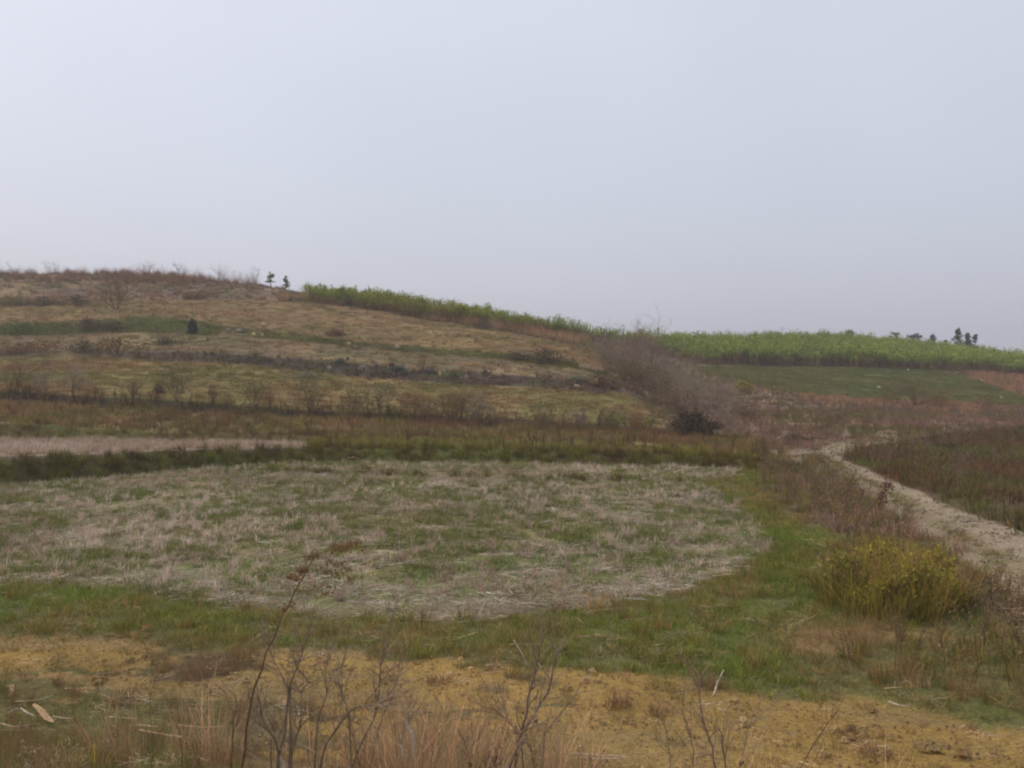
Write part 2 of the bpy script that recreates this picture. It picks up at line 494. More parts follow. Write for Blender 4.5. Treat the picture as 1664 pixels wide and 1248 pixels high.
ground_piece('dirt_track', ['track'], GM_GRIT, 'yellow ochre grit track crossing the bottom of the picture', 'dirt track')
ground_piece('gravel_road', ['road'], GM_ROAD, 'pale stony farm road curving up from the right edge', 'gravel road')
ground_piece('stubble_field', ['paddy', 'bund'], GM, 'large rounded harvested rice paddy with straw and green regrowth', 'paddy field')
ground_piece('stubble_field', ['paddy2'], GM, 'narrow pinkish stubble strip above the grassy bank at the left edge', 'paddy field')
ground_piece('terrace_field', ['field1'], GM, 'lowest yellowish grass terrace above the dark weedy bank', 'terrace field')
ground_piece('terrace_field', ['field2'], GM, 'middle grey-brown terrace between the stony bank and the green strip', 'terrace field')
ground_piece('terrace_field', ['field3'], GM, 'highest orange-brown terrace below the hilltop cane', 'terrace field')
ground_piece('green_field', ['greenf'], GM, 'smooth dull green crop field below the right-hand cane', 'crop field')
ground_piece('hillside', ['slope', 'darkbank', 'bank3', 'bank4', 'fringe', 'crest', 'cane', 'valley', 'orange', 'scrub', 'far'], GM, 'brown terraced hillside rising to the ridge line', 'hill')
ground_piece('ground', ['embankment', 'soil', 'verge', 'bank1', 'bank2', 'roadside', 'dry', 'weeds', 'tussock'], GM, 'grassy verges and earth banks round the paddies', 'ground')

# ------------------------------------------------------------------ plant materials


def leaf_mat(name, inst=True, col=None, trans=.25):
    m = bpy.data.materials.new(name)
    m.use_nodes = True
    t = m.node_tree
    t.nodes.clear()
    o = t.nodes.new('ShaderNodeOutputMaterial')
    a = t.nodes.new('ShaderNodeAttribute')
    a.attribute_name = 'var'
    src = a.outputs['Color']
    if inst:
        b = t.nodes.new('ShaderNodeAttribute')
        b.attribute_type = 'INSTANCER'
        b.attribute_name = 'tint'
        mx = t.nodes.new('ShaderNodeVectorMath')
        mx.operation = 'MULTIPLY'
        t.links.new(src, mx.inputs[0])
        t.links.new(b.outputs['Color'], mx.inputs[1])
        src = mx.outputs[0]
    if col is not None:
        mx = t.nodes.new('ShaderNodeVectorMath')
        mx.operation = 'MULTIPLY'
        t.links.new(src, mx.inputs[0])
        mx.inputs[1].default_value = col
        src = mx.outputs[0]
    df = t.nodes.new('ShaderNodeBsdfDiffuse')
    tr = t.nodes.new('ShaderNodeBsdfTranslucent')
    ms = t.nodes.new('ShaderNodeMixShader')
    ms.inputs[0].default_value = trans
    t.links.new(src, df.inputs[0])
    t.links.new(src, tr.inputs[0])
    t.links.new(df.outputs[0], ms.inputs[1])
    t.links.new(tr.outputs[0], ms.inputs[2])
    t.links.new(ms.outputs[0], o.inputs[0])
    return m


def bark_mat(name, col, scale=14.0):
    m = bpy.data.materials.new(name)
    m.use_nodes = True
    t = m.node_tree
    b = t.nodes['Principled BSDF']
    b.inputs['Roughness'].default_value = .9
    b.inputs['Specular IOR Level'].default_value = .15
    n = t.nodes.new('ShaderNodeTexNoise')
    n.inputs['Scale'].default_value = scale
    n.inputs['Detail'].default_value = 5
    g = t.nodes.new('ShaderNodeNewGeometry')
    t.links.new(g.outputs['Position'], n.inputs['Vector'])
    r = t.nodes.new('ShaderNodeMapRange')
    r.inputs[1].default_value, r.inputs[2].default_value = .3, .7
    r.inputs[3].default_value, r.inputs[4].default_value = .65, 1.4
    t.links.new(n.outputs[0], r.inputs[0])
    vm = t.nodes.new('ShaderNodeVectorMath')
    vm.operation = 'SCALE'
    vm.inputs[0].default_value = col
    t.links.new(r.outputs[0], vm.inputs['Scale'])
    t.links.new(vm.outputs[0], b.inputs['Base Color'])
    return m


LM = leaf_mat('blade')
LM_OWN = leaf_mat('leaf', inst=False)

# ------------------------------------------------------------------ prototypes for the ground cover


class MB:
    def __init__(self):
        self.v, self.f, self.c = [], [], []

    def strip(self, pts, wid, side, col):
        n = len(self.v)
        for p, w_ in zip(pts, wid):
            self.v.append((p[0] - side[0] * w_, p[1] - side[1] * w_, p[2] - side[2] * w_))
            self.v.append((p[0] + side[0] * w_, p[1] + side[1] * w_, p[2] + side[2] * w_))
            self.c += [col, col]
        for i in range(len(pts) - 1):
            a = n + 2 * i
            self.f.append((a, a + 1, a + 3, a + 2))

    def tube(self, pts, rad, sides, col):
        n = len(self.v)
        m = len(pts)
        for i in range(m):
            a, b = pts[max(i - 1, 0)], pts[min(i + 1, m - 1)]
            dx, dy, dz = b[0] - a[0], b[1] - a[1], b[2] - a[2]
            l = math.sqrt(dx * dx + dy * dy + dz * dz) or 1
            dx, dy, dz = dx / l, dy / l, dz / l
            if abs(dz) < .9: ux, uy, uz = dy, -dx, 0.0
            else: ux, uy, uz = 0.0, dz, -dy
            l = math.sqrt(ux * ux + uy * uy + uz * uz) or 1
            ux, uy, uz = ux / l, uy / l, uz / l
            wx, wy, wz = dy * uz - dz * uy, dz * ux - dx * uz, dx * uy - dy * ux
            for s in range(sides):
                an = 2 * math.pi * s / sides
                c_, s_ = math.cos(an) * rad[i], math.sin(an) * rad[i]
                self.v.append((pts[i][0] + ux * c_ + wx * s_, pts[i][1] + uy * c_ + wy * s_, pts[i][2] + uz * c_ + wz * s_))
                self.c.append(col)
        for i in range(m - 1):
            for s in range(sides):
                s2 = (s + 1) % sides
                self.f.append((n + i * sides + s, n + i * sides + s2, n + (i + 1) * sides + s2, n + (i + 1) * sides + s))
        if sides >= 4: self.f.append(tuple(n + (m - 1) * sides + s for s in range(sides)))

    def leaf(self, p, n_, size, col, rng):      # a small kinked diamond leaf
        ax = rnd_dir(rng)
        bx = (n_[1] * ax[2] - n_[2] * ax[1], n_[2] * ax[0] - n_[0] * ax[2], n_[0] * ax[1] - n_[1] * ax[0])
        l = math.sqrt(sum(q * q for q in bx)) or 1
        bx = tuple(q / l for q in bx)
        s, w_ = size, size * .38
        k = len(self.v)
        self.v += [(p[0] - ax[0] * s * .5, p[1] - ax[1] * s * .5, p[2] - ax[2] * s * .5), (p[0] + bx[0] * w_, p[1] + bx[1] * w_, p[2] + bx[2] * w_),
                   (p[0] + ax[0] * s * .5, p[1] + ax[1] * s * .5, p[2] + ax[2] * s * .5 - s * .1), (p[0] - bx[0] * w_, p[1] - bx[1] * w_, p[2] - bx[2] * w_)]
        self.c += [col] * 4
        self.f.append((k, k + 1, k + 2, k + 3))

    def obj(self, name, mat, parent=None, link=True):
        return mesh_obj(name, np.array(self.v), self.f, mat, parent, link, var=np.array(self.c))


def rnd_dir(rng):
    z = rng.uniform(-1, 1)
    a = rng.uniform(0, 2 * math.pi)
    r = math.sqrt(1 - z * z)
    return (r * math.cos(a), r * math.sin(a), z)


def blade(mb, rng, x, y, h, lean, az, wd, col, bend=.6, segs=3):
    pts, wid = [], []
    dx, dy = math.cos(az), math.sin(az)
    for i in range(segs + 1):
        t = i / segs
        out_ = h * lean * (t * (1 - bend) + bend * t * t)
        zz = h * (t - .35 * lean * bend * t * t)
        pts.append((x + dx * out_, y + dy * out_, max(zz, .003)))
        wid.append(wd * (1 - t) ** .6 * .5 + wd * .06)
    sa = az + math.pi / 2 + rng.uniform(-.5, .5)
    mb.strip(pts, wid, (math.cos(sa), math.sin(sa), 0), col)


def vcol(rng, lo=.65, hi=1.35, hue=.12):
    k = rng.uniform(lo, hi)
    return (k * rng.uniform(1 - hue, 1 + hue), k, k * rng.uniform(1 - hue, 1 + hue))


def P_tuft(rng, n, rad, h, lean, wd, mixdry=.2, bend=.6, segs=3):
    mb = MB()
    for _ in range(n):
        a, r = rng.uniform(0, 6.283), rad * math.sqrt(rng.random())
        c = vcol(rng)
        if rng.random() < mixdry: c = (c[0] * 1.7, c[1] * 1.25, c[2] * 1.3)
        blade(mb, rng, r * math.cos(a), r * math.sin(a), rng.uniform(*h), rng.uniform(*lean), a + rng.gauss(0, .9), wd * rng.uniform(.7, 1.3), c, bend, segs)
    return mb


def P_stubble(rng):
    mb = MB()
    for _ in range(rng.randint(11, 18)):       # cut stems
        a, r = rng.uniform(0, 6.283), .055 * math.sqrt(rng.random())
        blade(mb, rng, r * math.cos(a), r * math.sin(a), rng.uniform(.09, .24), abs(rng.gauss(.25, .25)), a + rng.gauss(0, .5), .011, vcol(rng, .75, 1.3, .06), .3, 2)
    for _ in range(rng.randint(4, 8)):         # limp leaves hanging from the stool
        a = rng.uniform(0, 6.283)
        blade(mb, rng, 0, 0, rng.uniform(.12, .26), rng.uniform(.8, 1.7), a, .010, vcol(rng, .7, 1.3, .08), .8, 3)
    return mb


def P_straw(rng, n=40, rad=.42):
    mb = MB()
    for _ in range(n):
        a, r = rng.uniform(0, 6.283), rad * math.sqrt(rng.random())
        x, y = r * math.cos(a), r * math.sin(a)
        az = rng.gauss(.3, .8) if rng.random() < .3 else rng.uniform(0, 6.283)
        L = rng.uniform(.10, .34)
        z0 = rng.uniform(.01, .05)
        pts = [(x + math.cos(az + k * .15) * L * t, y + math.sin(az + k * .15) * L * t, z0 + (0.03 if rng.random() < .3 else 0) * t) for k, t in enumerate((-.5, 0, .5))]
        wd = rng.uniform(.002, .005)
        mb.strip(pts, (wd, wd * 1.2, wd * .6), (-math.sin(az) * .8, math.cos(az) * .8, .5), vcol(rng, .6, 1.45, .05))
    return mb


def P_weed(rng, h=.8, twigs=14, leafy=.5, r=.006):
    mb = MB()
    for s in range(rng.randint(2, 4)):
        az, lean = rng.uniform(0, 6.283), rng.uniform(.05, .4)
        hh = h * rng.uniform(.6, 1.1)
        bx, by = rng.gauss(0, .05), rng.gauss(0, .05)
        pts = [(bx + math.cos(az) * lean * hh * t * t + rng.gauss(0, .012), by + math.sin(az) * lean * hh * t * t + rng.gauss(0, .012), hh * t) for t in (0, .25, .5, .75, 1)]
        c = vcol(rng, .6, 1.0, .06)
        mb.tube(pts, [r, r * .85, r * .7, r * .5, r * .3], 3, c)
        for _ in range(twigs):
            t = rng.uniform(.3, 1) * 4
            i = min(int(t), 3)
            q = t - i
            p = tuple(pts[i][k] * (1 - q) + pts[i + 1][k] * q for k in range(3))
            a2, L = rng.uniform(0, 6.283), hh * rng.uniform(.1, .28)
            e_ = (p[0] + math.cos(a2) * L * .6, p[1] + math.sin(a2) * L * .6, p[2] + L * rng.uniform(.3, .9))
            mb.tube([p, e_], [r * .45, r * .2], 3, c)
            for _ in range(3):
                if rng.random() < leafy:
                    f_ = rng.uniform(.3, 1.1)
                    pp = tuple(p[k] + (e_[k] - p[k]) * f_ for k in range(3))
                    mb.leaf(pp, rnd_dir(rng), rng.uniform(.02, .055), vcol(rng, .7, 1.5, .15), rng)
    return mb


def P_cane(rng):
    mb = MB()
    gre = lambda: tuple(np.array(A(122, 134, 60)) * np.array(vcol(rng, .7, 1.4, .1)))
    dry = lambda: tuple(np.array(A(134, 112, 82)) * np.array(vcol(rng, .6, 1.2, .08)))
    for s in range(7):
        bx, by = rng.gauss(0, .4), rng.gauss(0, .4)
        hh = rng.uniform(1.3, 1.75)
        lx, ly = rng.gauss(0, .12), rng.gauss(0, .12)
        top = (bx + lx * hh, by + ly * hh, hh)
        mb.tube([(bx, by, 0), (bx + lx * hh * .4, by + ly * hh * .4, hh * .5), top], [.018, .016, .012], 3, dry())
        for l in range(11):
            green_ = l > 4
            t = rng.uniform(.15, .6) if not green_ else rng.uniform(.55, 1.0)
            p0 = (bx + lx * hh * t, by + ly * hh * t, hh * t)
            az, L = rng.uniform(0, 6.283), rng.uniform(.7, 1.15) * (1.0 if green_ else .7)
            up = rng.uniform(.55, 1.0) if green_ else rng.uniform(-.5, .2)
            pts, wid = [], []
            for k in range(4):
                q = k / 3
                o_ = L * (.35 * q + .45 * q * q)
                zz = p0[2] + L * (up * q - .75 * q * q * (1 if green_ else .5))
                pts.append((p0[0] + math.cos(az) * o_, p0[1] + math.sin(az) * o_, max(zz, .03)))
                wid.append((.022, .026, .018, .003)[k])
            mb.strip(pts, wid, (-math.sin(az), math.cos(az), rng.uniform(-.4, .4)), gre() if green_ else dry())
    return mb


def P_stone(rng, s=1.0):
    mb = MB()
    for _ in range(7):
        x, y, r = rng.gauss(0, .22), rng.gauss(0, .22), rng.uniform(.008, .03) * s
        n = len(mb.v)
        c = vcol(rng, .8, 1.3, .06)
        for k in range(5):
            a = k * 1.2566
            mb.v.append((x + r * math.cos(a) * rng.uniform(.7, 1.2), y + r * math.sin(a) * rng.uniform(.7, 1.2), -.005))
        for k in range(5):
            a = k * 1.2566 + .3
            mb.v.append((x + r * .6 * math.cos(a), y + r * .6 * math.sin(a), r * rng.uniform(.5, .9)))
        mb.c += [c] * 10
        for k in range(5):
            mb.f.append((n + k, n + (k + 1) % 5, n + 5 + (k + 1) % 5, n + 5 + k))
        mb.f.append(tuple(n + 5 + k for k in range(5)))
    return mb


def protos(name, fn, k, seed):
    r = []
    for i in range(k):
        r.append(fn(random.Random(seed + i)).obj('proto_' + name, LM, link=False))
    return r


PR = {
    'stubble': protos('stubble', P_stubble, 6, 100),
    'straw': protos('straw', P_straw, 5, 120),
    'short': protos('short', lambda r: P_tuft(r, 42, .17, (.04, .13), (.2, 1.1), .007), 5, 140),
    'lawn': protos('lawn', lambda r: P_tuft(r, 60, .42, (.05, .14), (.2, 1.1), .014, .25, .6, 2), 5, 160),
    'mid': protos('mid', lambda r: P_tuft(r, 46, .13, (.16, .42), (.15, .9), .009), 6, 180),
    'midfar': protos('midfar', lambda r: P_tuft(r, 40, .30, (.15, .42), (.15, .8), .017, .25, .6, 2), 6, 200),
    'tall': protos('tall', lambda r: P_tuft(r, 70, .16, (.3, .85), (.1, .7), .008, .3, .7, 4), 5, 220),
    'fine': protos('fine', lambda r: P_tuft(r, 60, .14, (.2, .55), (.05, .8), .0035, .3, .6, 4), 6, 240),
    'weed': protos('weed', lambda r: P_weed(r), 6, 260),
    'weedfar': protos('weedfar', lambda r: P_weed(r, 1.0, 12, .8, .011), 6, 280),
    'cane': protos('cane', P_cane, 6, 300),
    'stone': protos('stone', lambda r: P_stone(r), 4, 320),
    'stonebig': protos('stonebig', lambda r: P_stone(r, 2.2), 4, 330),
}
TREES = {}


def gn_tree(key):
    if key in TREES: return TREES[key]
    t = bpy.data.node_groups.new('scatter_' + key, 'GeometryNodeTree')
    t.interface.new_socket('Geometry', in_out='INPUT', socket_type='NodeSocketGeometry')
    t.interface.new_socket('Geometry', in_out='OUTPUT', socket_type='NodeSocketGeometry')
    gi, go = t.nodes.new('NodeGroupInput'), t.nodes.new('NodeGroupOutput')
    j = t.nodes.new('GeometryNodeJoinGeometry')
    for o in reversed(PR[key]):
        oi = t.nodes.new('GeometryNodeObjectInfo')
        oi.inputs['Object'].default_value = o
        g2 = t.nodes.new('GeometryNodeGeometryToInstance')
        t.links.new(oi.outputs['Geometry'], g2.inputs[0])
        t.links.new(g2.outputs[0], j.inputs[0])
    ip = t.nodes.new('GeometryNodeInstanceOnPoints')
    t.links.new(gi.outputs[0], ip.inputs['Points'])
    t.links.new(j.outputs[0], ip.inputs['Instance'])
    ip.inputs['Pick Instance'].default_value = True
    for nm, ty, sock in (('pid', 'INT', 'Instance Index'), ('rot', 'FLOAT_VECTOR', 'Rotation'), ('scl', 'FLOAT_VECTOR', 'Scale')):
        na = t.nodes.new('GeometryNodeInputNamedAttribute')
        na.data_type = ty
        na.inputs[0].default_value = nm
        t.links.new(na.outputs[0], ip.inputs[sock])
    t.links.new(ip.outputs[0], go.inputs[0])
    TREES[key] = t
    return t


fArea = np.linalg.norm(np.cross(P[1:, 1:] - P[:-1, :-1], P[:-1, 1:] - P[1:, :-1]), axis=-1) / 2
VIS = (fPX > np.maximum(-120 - 4.5 * F / fD, -1300)) & (fPX < np.minimum(1784 + 4.5 * F / fD, 3000)) & (fD > 1.5)
N_INST = {}


def scatter(name, label, cat, key, dens, tints, scale=(.8, 1.2), tilt=.12, seed=1, hscale=1.0, sel=None, tnoise=3.0, zoff=0.0):
    """dens: zone -> plants per square metre; sel(X, Y, px, py) -> multiplier"""
    rs = np.random.default_rng(seed)
    dz = np.zeros(len(ZN))
    for n, v in dens.items(): dz[ZI[n]] = v
    rho = dz[ZF].reshape(fD.shape) * VIS
    if sel is not None: rho = rho * sel(fX, fD, fPX, fPY)
    lam = (rho * fArea).ravel()
    cnt = rs.poisson(lam)
    idx = np.repeat(np.arange(len(cnt)), cnt)
    if len(idx) == 0: return None
    q = Q[idx]
    a, b = rs.random(len(idx))[:, None], rs.random(len(idx))[:, None]
    pts = (Pf[q[:, 0]] * (1 - a) + Pf[q[:, 1]] * a) * (1 - b) + (Pf[q[:, 3]] * (1 - a) + Pf[q[:, 2]] * a) * b
    pts[:, 2] += zoff
    n = len(pts)
    N_INST[name + '/' + key] = N_INST.get(name + '/' + key, 0) + n
    tc_ = np.array([A(*t) for t in tints])
    f = np.clip((fbm(pts[:, 0], pts[:, 1], tnoise, seed + 5, 3) - .28) / .44, 0, .999)
    f = np.clip(f + rs.normal(0, .16, n), 0, .999) * (len(tints) - 1)
    i0 = f.astype(int)
    i1 = np.minimum(i0 + 1, len(tints) - 1)
    t = tc_[i0] * (1 - (f - i0))[:, None] + tc_[i1] * (f - i0)[:, None]
    t = t * rs.uniform(.78, 1.25, n)[:, None]
    s = rs.uniform(scale[0], scale[1], n)
    me = bpy.data.meshes.new(name)
    me.vertices.add(n)
    me.vertices.foreach_set('co', pts.astype(np.float32).ravel())
    at = me.attributes.new('pid', 'INT', 'POINT')
    at.data.foreach_set('value', rs.integers(0, len(PR[key]), n).astype(np.int32))
    at = me.attributes.new('rot', 'FLOAT_VECTOR', 'POINT')
    at.data.foreach_set('vector', np.stack([rs.normal(0, tilt, n), rs.normal(0, tilt, n), rs.uniform(0, 6.283, n)], -1).astype(np.float32).ravel())
    at = me.attributes.new('scl', 'FLOAT_VECTOR', 'POINT')
    at.data.foreach_set('vector', np.stack([s, s, s * hscale * rs.uniform(.8, 1.2, n)], -1).astype(np.float32).ravel())
    at = me.attributes.new('tint', 'FLOAT_COLOR', 'POINT')
    at.data.foreach_set('color', np.concatenate([t, np.ones((n, 1))], 1).astype(np.float32).ravel())
    o = bpy.data.objects.new(name, me)
    C.objects.link(o)
    md = o.modifiers.new('scatter', 'NODES')
    md.node_group = gn_tree(key)
    return tag(o, label, cat, kind='stuff')


def patch(scale, thr, soft, seed, lo=0.0):
    return lambda x, y_, px, py: lo + (1 - lo) * np.clip((fbm(x, y_, scale, seed) - thr) / soft, 0, 1)


# --- the big paddy
STRAW = [(136, 114, 92), (152, 132, 112), (166, 150, 136)]
PINK = [(138, 120, 104), (150, 134, 118), (160, 146, 134)]
scatter('rice_stubble', 'cut rice stools standing all over the big rounded paddy', 'stubble', 'stubble', {'paddy': 10.5}, [(138, 119, 102), (155, 138, 122), (172, 155, 142)], (.65, 1.3), .2, 1,
        sel=patch(.5, .36, .2, 2, .2))
front = lambda x, y_, px, py: np.clip((py - 900) / 70, 0, 1) * .8 + patch(.6, .36, .2, 7, .15)(x, y_, px, py) * .9
scatter('loose_straw', 'flattened pale straw strewn over the big rounded paddy', 'straw', 'straw', {'paddy': 7.5}, [(136, 122, 105), (150, 138, 123), (164, 153, 144)], (.6, 1.1), .08, 3, sel=front, zoff=.01)
scatter('green_regrowth', 'low green weeds coming up between the stubble of the big paddy', 'grass', 'short', {'paddy': 34, 'bund': 34}, [(88, 96, 54), (96, 104, 54), (92, 94, 60)], (.8, 1.5), .15, 4,
        sel=lambda x, y_, px, py: (.25 + .75 * patch(2.6, .38, .2, 9)(x, y_, px, py)) * patch(.55, .40, .16, 10, .12)(x, y_, px, py) * 1.5 * np.clip((1010 - py) / 90, .15, 1))
# --- the narrow strip
scatter('rice_stubble', 'dense pinkish stubble covering the narrow strip at the left edge', 'stubble', 'stubble', {'paddy2': 14}, PINK, (1.0, 1.6), .25, 11)
scatter('loose_straw', 'pale straw lying on the narrow stubble strip at the left edge', 'straw', 'straw', {'paddy2': 4}, PINK, (.8, 1.3), .08, 12, zoff=.01)
# --- verge between track and paddy
scatter('short_grass', 'low green grass on the verge between the yellow track and the paddy', 'grass', 'short', {'verge': 40, 'soil': 7, 'dry': 4, 'weeds': 14, 'roadside': 7, 'tussock': 12},
        [(112, 98, 60), (100, 100, 52), (92, 104, 44), (94, 110, 46)], (.55, 1.15), .15, 21, tnoise=2.2, sel=patch(1.4, .28, .2, 23, .45))
WEDGE = [(1132, 782), (1200, 796), (1275, 850), (1345, 915), (1310, 970), (1225, 965), (1256, 895), (1242, 860), (1200, 820)]
scatter('short_grass', 'fresh green grass edging the rounded right end of the big paddy', 'grass', 'short', {'verge': 34, 'roadside': 20}, [(88, 100, 44), (96, 110, 48), (100, 104, 50)], (.8, 1.4), .15, 22,
        sel=lambda x, y_, px, py: inside(px + (fbm(x, y_, 1.1, 93, 3) - .5) * 60, py + (fbm(x, y_, 1.1, 94, 3) - .5) * 30, WEDGE))
scatter('tall_grass', 'taller olive and tan grass tufts along the verge of the big paddy', 'grass', 'mid', {'verge': 2.2, 'soil': .6, 'dry': 4, 'weeds': 9, 'tussock': 8, 'roadside': 9, 'embankment': 0},
        [(116, 98, 60), (104, 96, 48), (94, 100, 44), (108, 96, 54)], (.5, 1.0), .15, 25, tnoise=1.6, sel=patch(1.1, .42, .2, 27, .12))
scatter('corner_grass', 'thin brown and green weeds over the bare soil at the lower left corner', 'grass', 'fine', {'soil': 30, 'embankment': 5, 'track': .8}, [(104, 84, 62), (92, 84, 54), (84, 86, 52), (110, 90, 66)], (.25, .6), .3, 28, tnoise=.9,
        sel=lambda x, y_, px, py: np.where(((px < 560) | (y_ > 8)) & (y_ > 5), 1, 0) * patch(.8, .32, .2, 29, .3)(x, y_, px, py))
scatter('verge_straw', 'bits of dead straw and dry leaf lying through the grass of the verge', 'straw', 'straw', {'verge': 2.0, 'dry': 4, 'weeds': 2, 'roadside': 3, 'tussock': 3}, [(126, 108, 80), (146, 128, 100), (112, 94, 70)], (.4, .9), .25, 26, zoff=.05,
        sel=patch(.8, .42, .15, 127, .15))
scatter('dry_weeds', 'dry brown weed stems above the grass at the lower right', 'weeds', 'weed', {'weeds': 3.2, 'roadside': 3, 'dry': .6, 'tussock': 1.6}, [(100, 84, 64), (118, 100, 74), (108, 92, 70)], (.5, 1.05), .18, 29)
scatter('dry_grass', 'bleached dry grass lying in the patch beside the weeds at lower right', 'grass', 'fine', {'dry': 14, 'weeds': 8}, [(128, 108, 76), (138, 118, 86), (112, 98, 66)], (.5, .95), .4, 31)
# --- banks behind the paddy
scatter('bank_grass', 'rank olive-green grass on the banks behind the paddies', 'grass', 'mid', {'bank1': 17, 'bund': 12},
        [(80, 64, 36), (84, 80, 36), (98, 100, 42), (78, 66, 36)], (.7, 1.25), .2, 35, tnoise=2.2)
scatter('bank_top_grass', 'lighter yellow-green and rusty grass on top of the banks behind the paddies', 'grass', 'mid', {'bank2': 15},
        [(104, 86, 54), (102, 98, 46), (108, 108, 48), (94, 80, 48)], (.45, .9), .2, 36, tnoise=2.6, hscale=.7)  # own yellow-green and rust, with the lit upper edge painted into lighter tints
scatter('bank_weeds', 'dull brown weeds mixed in the grass of the banks', 'weeds', 'weedfar', {'bank1': .5, 'bank2': .9, 'slope': .35}, [(84, 66, 48), (98, 80, 54)], (.4, .8), .15, 37)
scatter('slope_grass', 'brown and olive grass on the slope above the first bank', 'grass', 'midfar', {'slope': 6.5, 'darkbank': 5}, [(104, 82, 60), (92, 80, 50), (98, 94, 50), (112, 92, 66)], (.6, 1.15), .15, 39, tnoise=4)
scatter('dark_weeds', 'dark brown weeds along the long terrace bank', 'weeds', 'weedfar', {'darkbank': 4.0}, [(72, 56, 46), (84, 66, 50), (80, 76, 46)], (.45, .9), .15, 41)
scatter('bank_clods', 'grey stony clods along the bank between the two lower terraces', 'clods', 'stonebig', {'bank3': .8, 'fringe': .08}, [(84, 72, 60), (96, 84, 70), (74, 64, 54)], (1.2, 4), .3, 43)
scatter('clod_weeds', 'dark weeds on the stony bank between the two lower terraces', 'weeds', 'weedfar', {'bank3': 1.0, 'bank4': .25, 'fringe': .2}, [(80, 66, 58), (86, 76, 58)], (.25, .6), .2, 44)
# --- terraces
scatter('terrace_grass', 'short yellowish grass covering the hillside terraces', 'grass', 'lawn', {'field1': 6, 'field2': 3.0, 'field3': 3.6, 'fringe': 2, 'crest': 1.6, 'greenf': 1},
        [(112, 90, 62), (108, 91, 60), (100, 92, 56), (90, 90, 50)], (.7, 1.3), .12, 45, tnoise=6)
scatter('strip_grass', 'green grass along the narrow strip between the two upper terraces', 'grass', 'lawn', {'bank4': 7}, [(78, 80, 40), (90, 92, 44), (82, 74, 44)], (.8, 1.5), .15, 46, tnoise=5)
scatter('terrace_tufts', 'scattered rough tufts on the terrace edges of the hillside', 'grass', 'midfar', {'bank3': 3.4, 'bank4': 1.2, 'field1': .25, 'field2': .35, 'field3': .2, 'fringe': 1.2, 'crest': 1.4},
        [(86, 70, 60), (98, 80, 66), (84, 78, 48), (76, 78, 46)], (.6, 1.2), .15, 47, tnoise=4)
scatter('crop_rows', 'dull green young crop on the smooth field at the right', 'crop', 'lawn', {'greenf': 7}, [(80, 86, 50), (86, 92, 52), (94, 94, 58)], (.8, 1.3), .1, 49)
scatter('brown_scrub', 'purplish brown dead weeds filling the valley between road and green field', 'weeds', 'weedfar', {'valley': 1.5, 'orange': .8, 'scrub': 1.3}, [(116, 96, 84), (122, 100, 86), (104, 84, 68), (104, 96, 64)], (.35, .9), .15, 51, tnoise=8, sel=patch(3.5, .35, .25, 52, .25))
scatter('valley_grass', 'rough brown grass on the valley floor beside the road', 'grass', 'midfar', {'valley': 3.6, 'roadside': 3.0}, [(116, 96, 82), (104, 86, 68), (94, 84, 56), (88, 90, 52)], (.55, 1.1), .15, 53, tnoise=4.5)
scatter('scrub_grass', 'dark olive and brown rough grass right of the farm road', 'grass', 'midfar', {'scrub': 5.5}, [(92, 72, 52), (84, 70, 46), (78, 72, 42), (86, 92, 46)], (.6, 1.2), .15, 54, tnoise=3.5)
scatter('orange_grass', 'orange-brown dry grass in the thin line under the green field', 'grass', 'midfar', {'orange': 5}, [(122, 98, 76), (132, 104, 76), (112, 96, 76)], (.6, 1.1), .15, 55)
scatter('crest_grass', 'reddish tall dry grass fringing the hilltop at upper left', 'grass', 'tall', {'crest': 3.2}, [(104, 82, 66), (114, 92, 72), (96, 80, 60)], (.7, 1.5), .15, 57,
        sel=lambda x, y_, px, py: np.clip((466 - py) / 14, .05, 1) * (.3 + 1.2 * np.exp(-((px - 270) / 130.0) ** 2)))
scatter('fringe_grass', 'tall tan dry grass along the foot of the left-hand cane', 'grass', 'tall', {'fringe': 1.6, 'cane': .8}, [(134, 112, 84), (124, 100, 76), (112, 100, 64)], (.8, 1.7), .15, 59,
        sel=lambda x, y_, px, py: np.clip(1 - (np.abs(py - np.interp(px, CANEX, CANEY)) - 4) / 7, 0, 1) * (px < 960))
# --- sugar cane over the ridge
scatter('sugarcane', 'bright green sugar cane with dry brown lower leaves along the right-hand ridge', 'sugar cane', 'cane', {'cane': 1.5}, [(240, 222, 186), (240, 230, 192), (228, 230, 196)], (.72, 1.28), .09, 61, tnoise=5,
        sel=lambda x, y_, px, py: np.where((y_ < np.interp(px, U, K[16][0]) + 9) & (px > 900), 1, 0) * patch(3.0, .30, .12, 62, .35)(x, y_, px, py))
scatter('sugarcane', 'duller green sugar cane above tan grass along the left-hand ridge', 'sugar cane', 'cane', {'cane': 1.6}, [(196, 172, 148), (184, 176, 152), (172, 178, 158)], (.6, 1.08), .1, 63, tnoise=4,
        sel=lambda x, y_, px, py: np.where((y_ < np.interp(px, U, K[16][0]) + 9) & (px <= 900), 1, 0) * np.clip((px - 490) / 50, .1, 1) * patch(3.0, .32, .12, 64, .3)(x, y_, px, py))
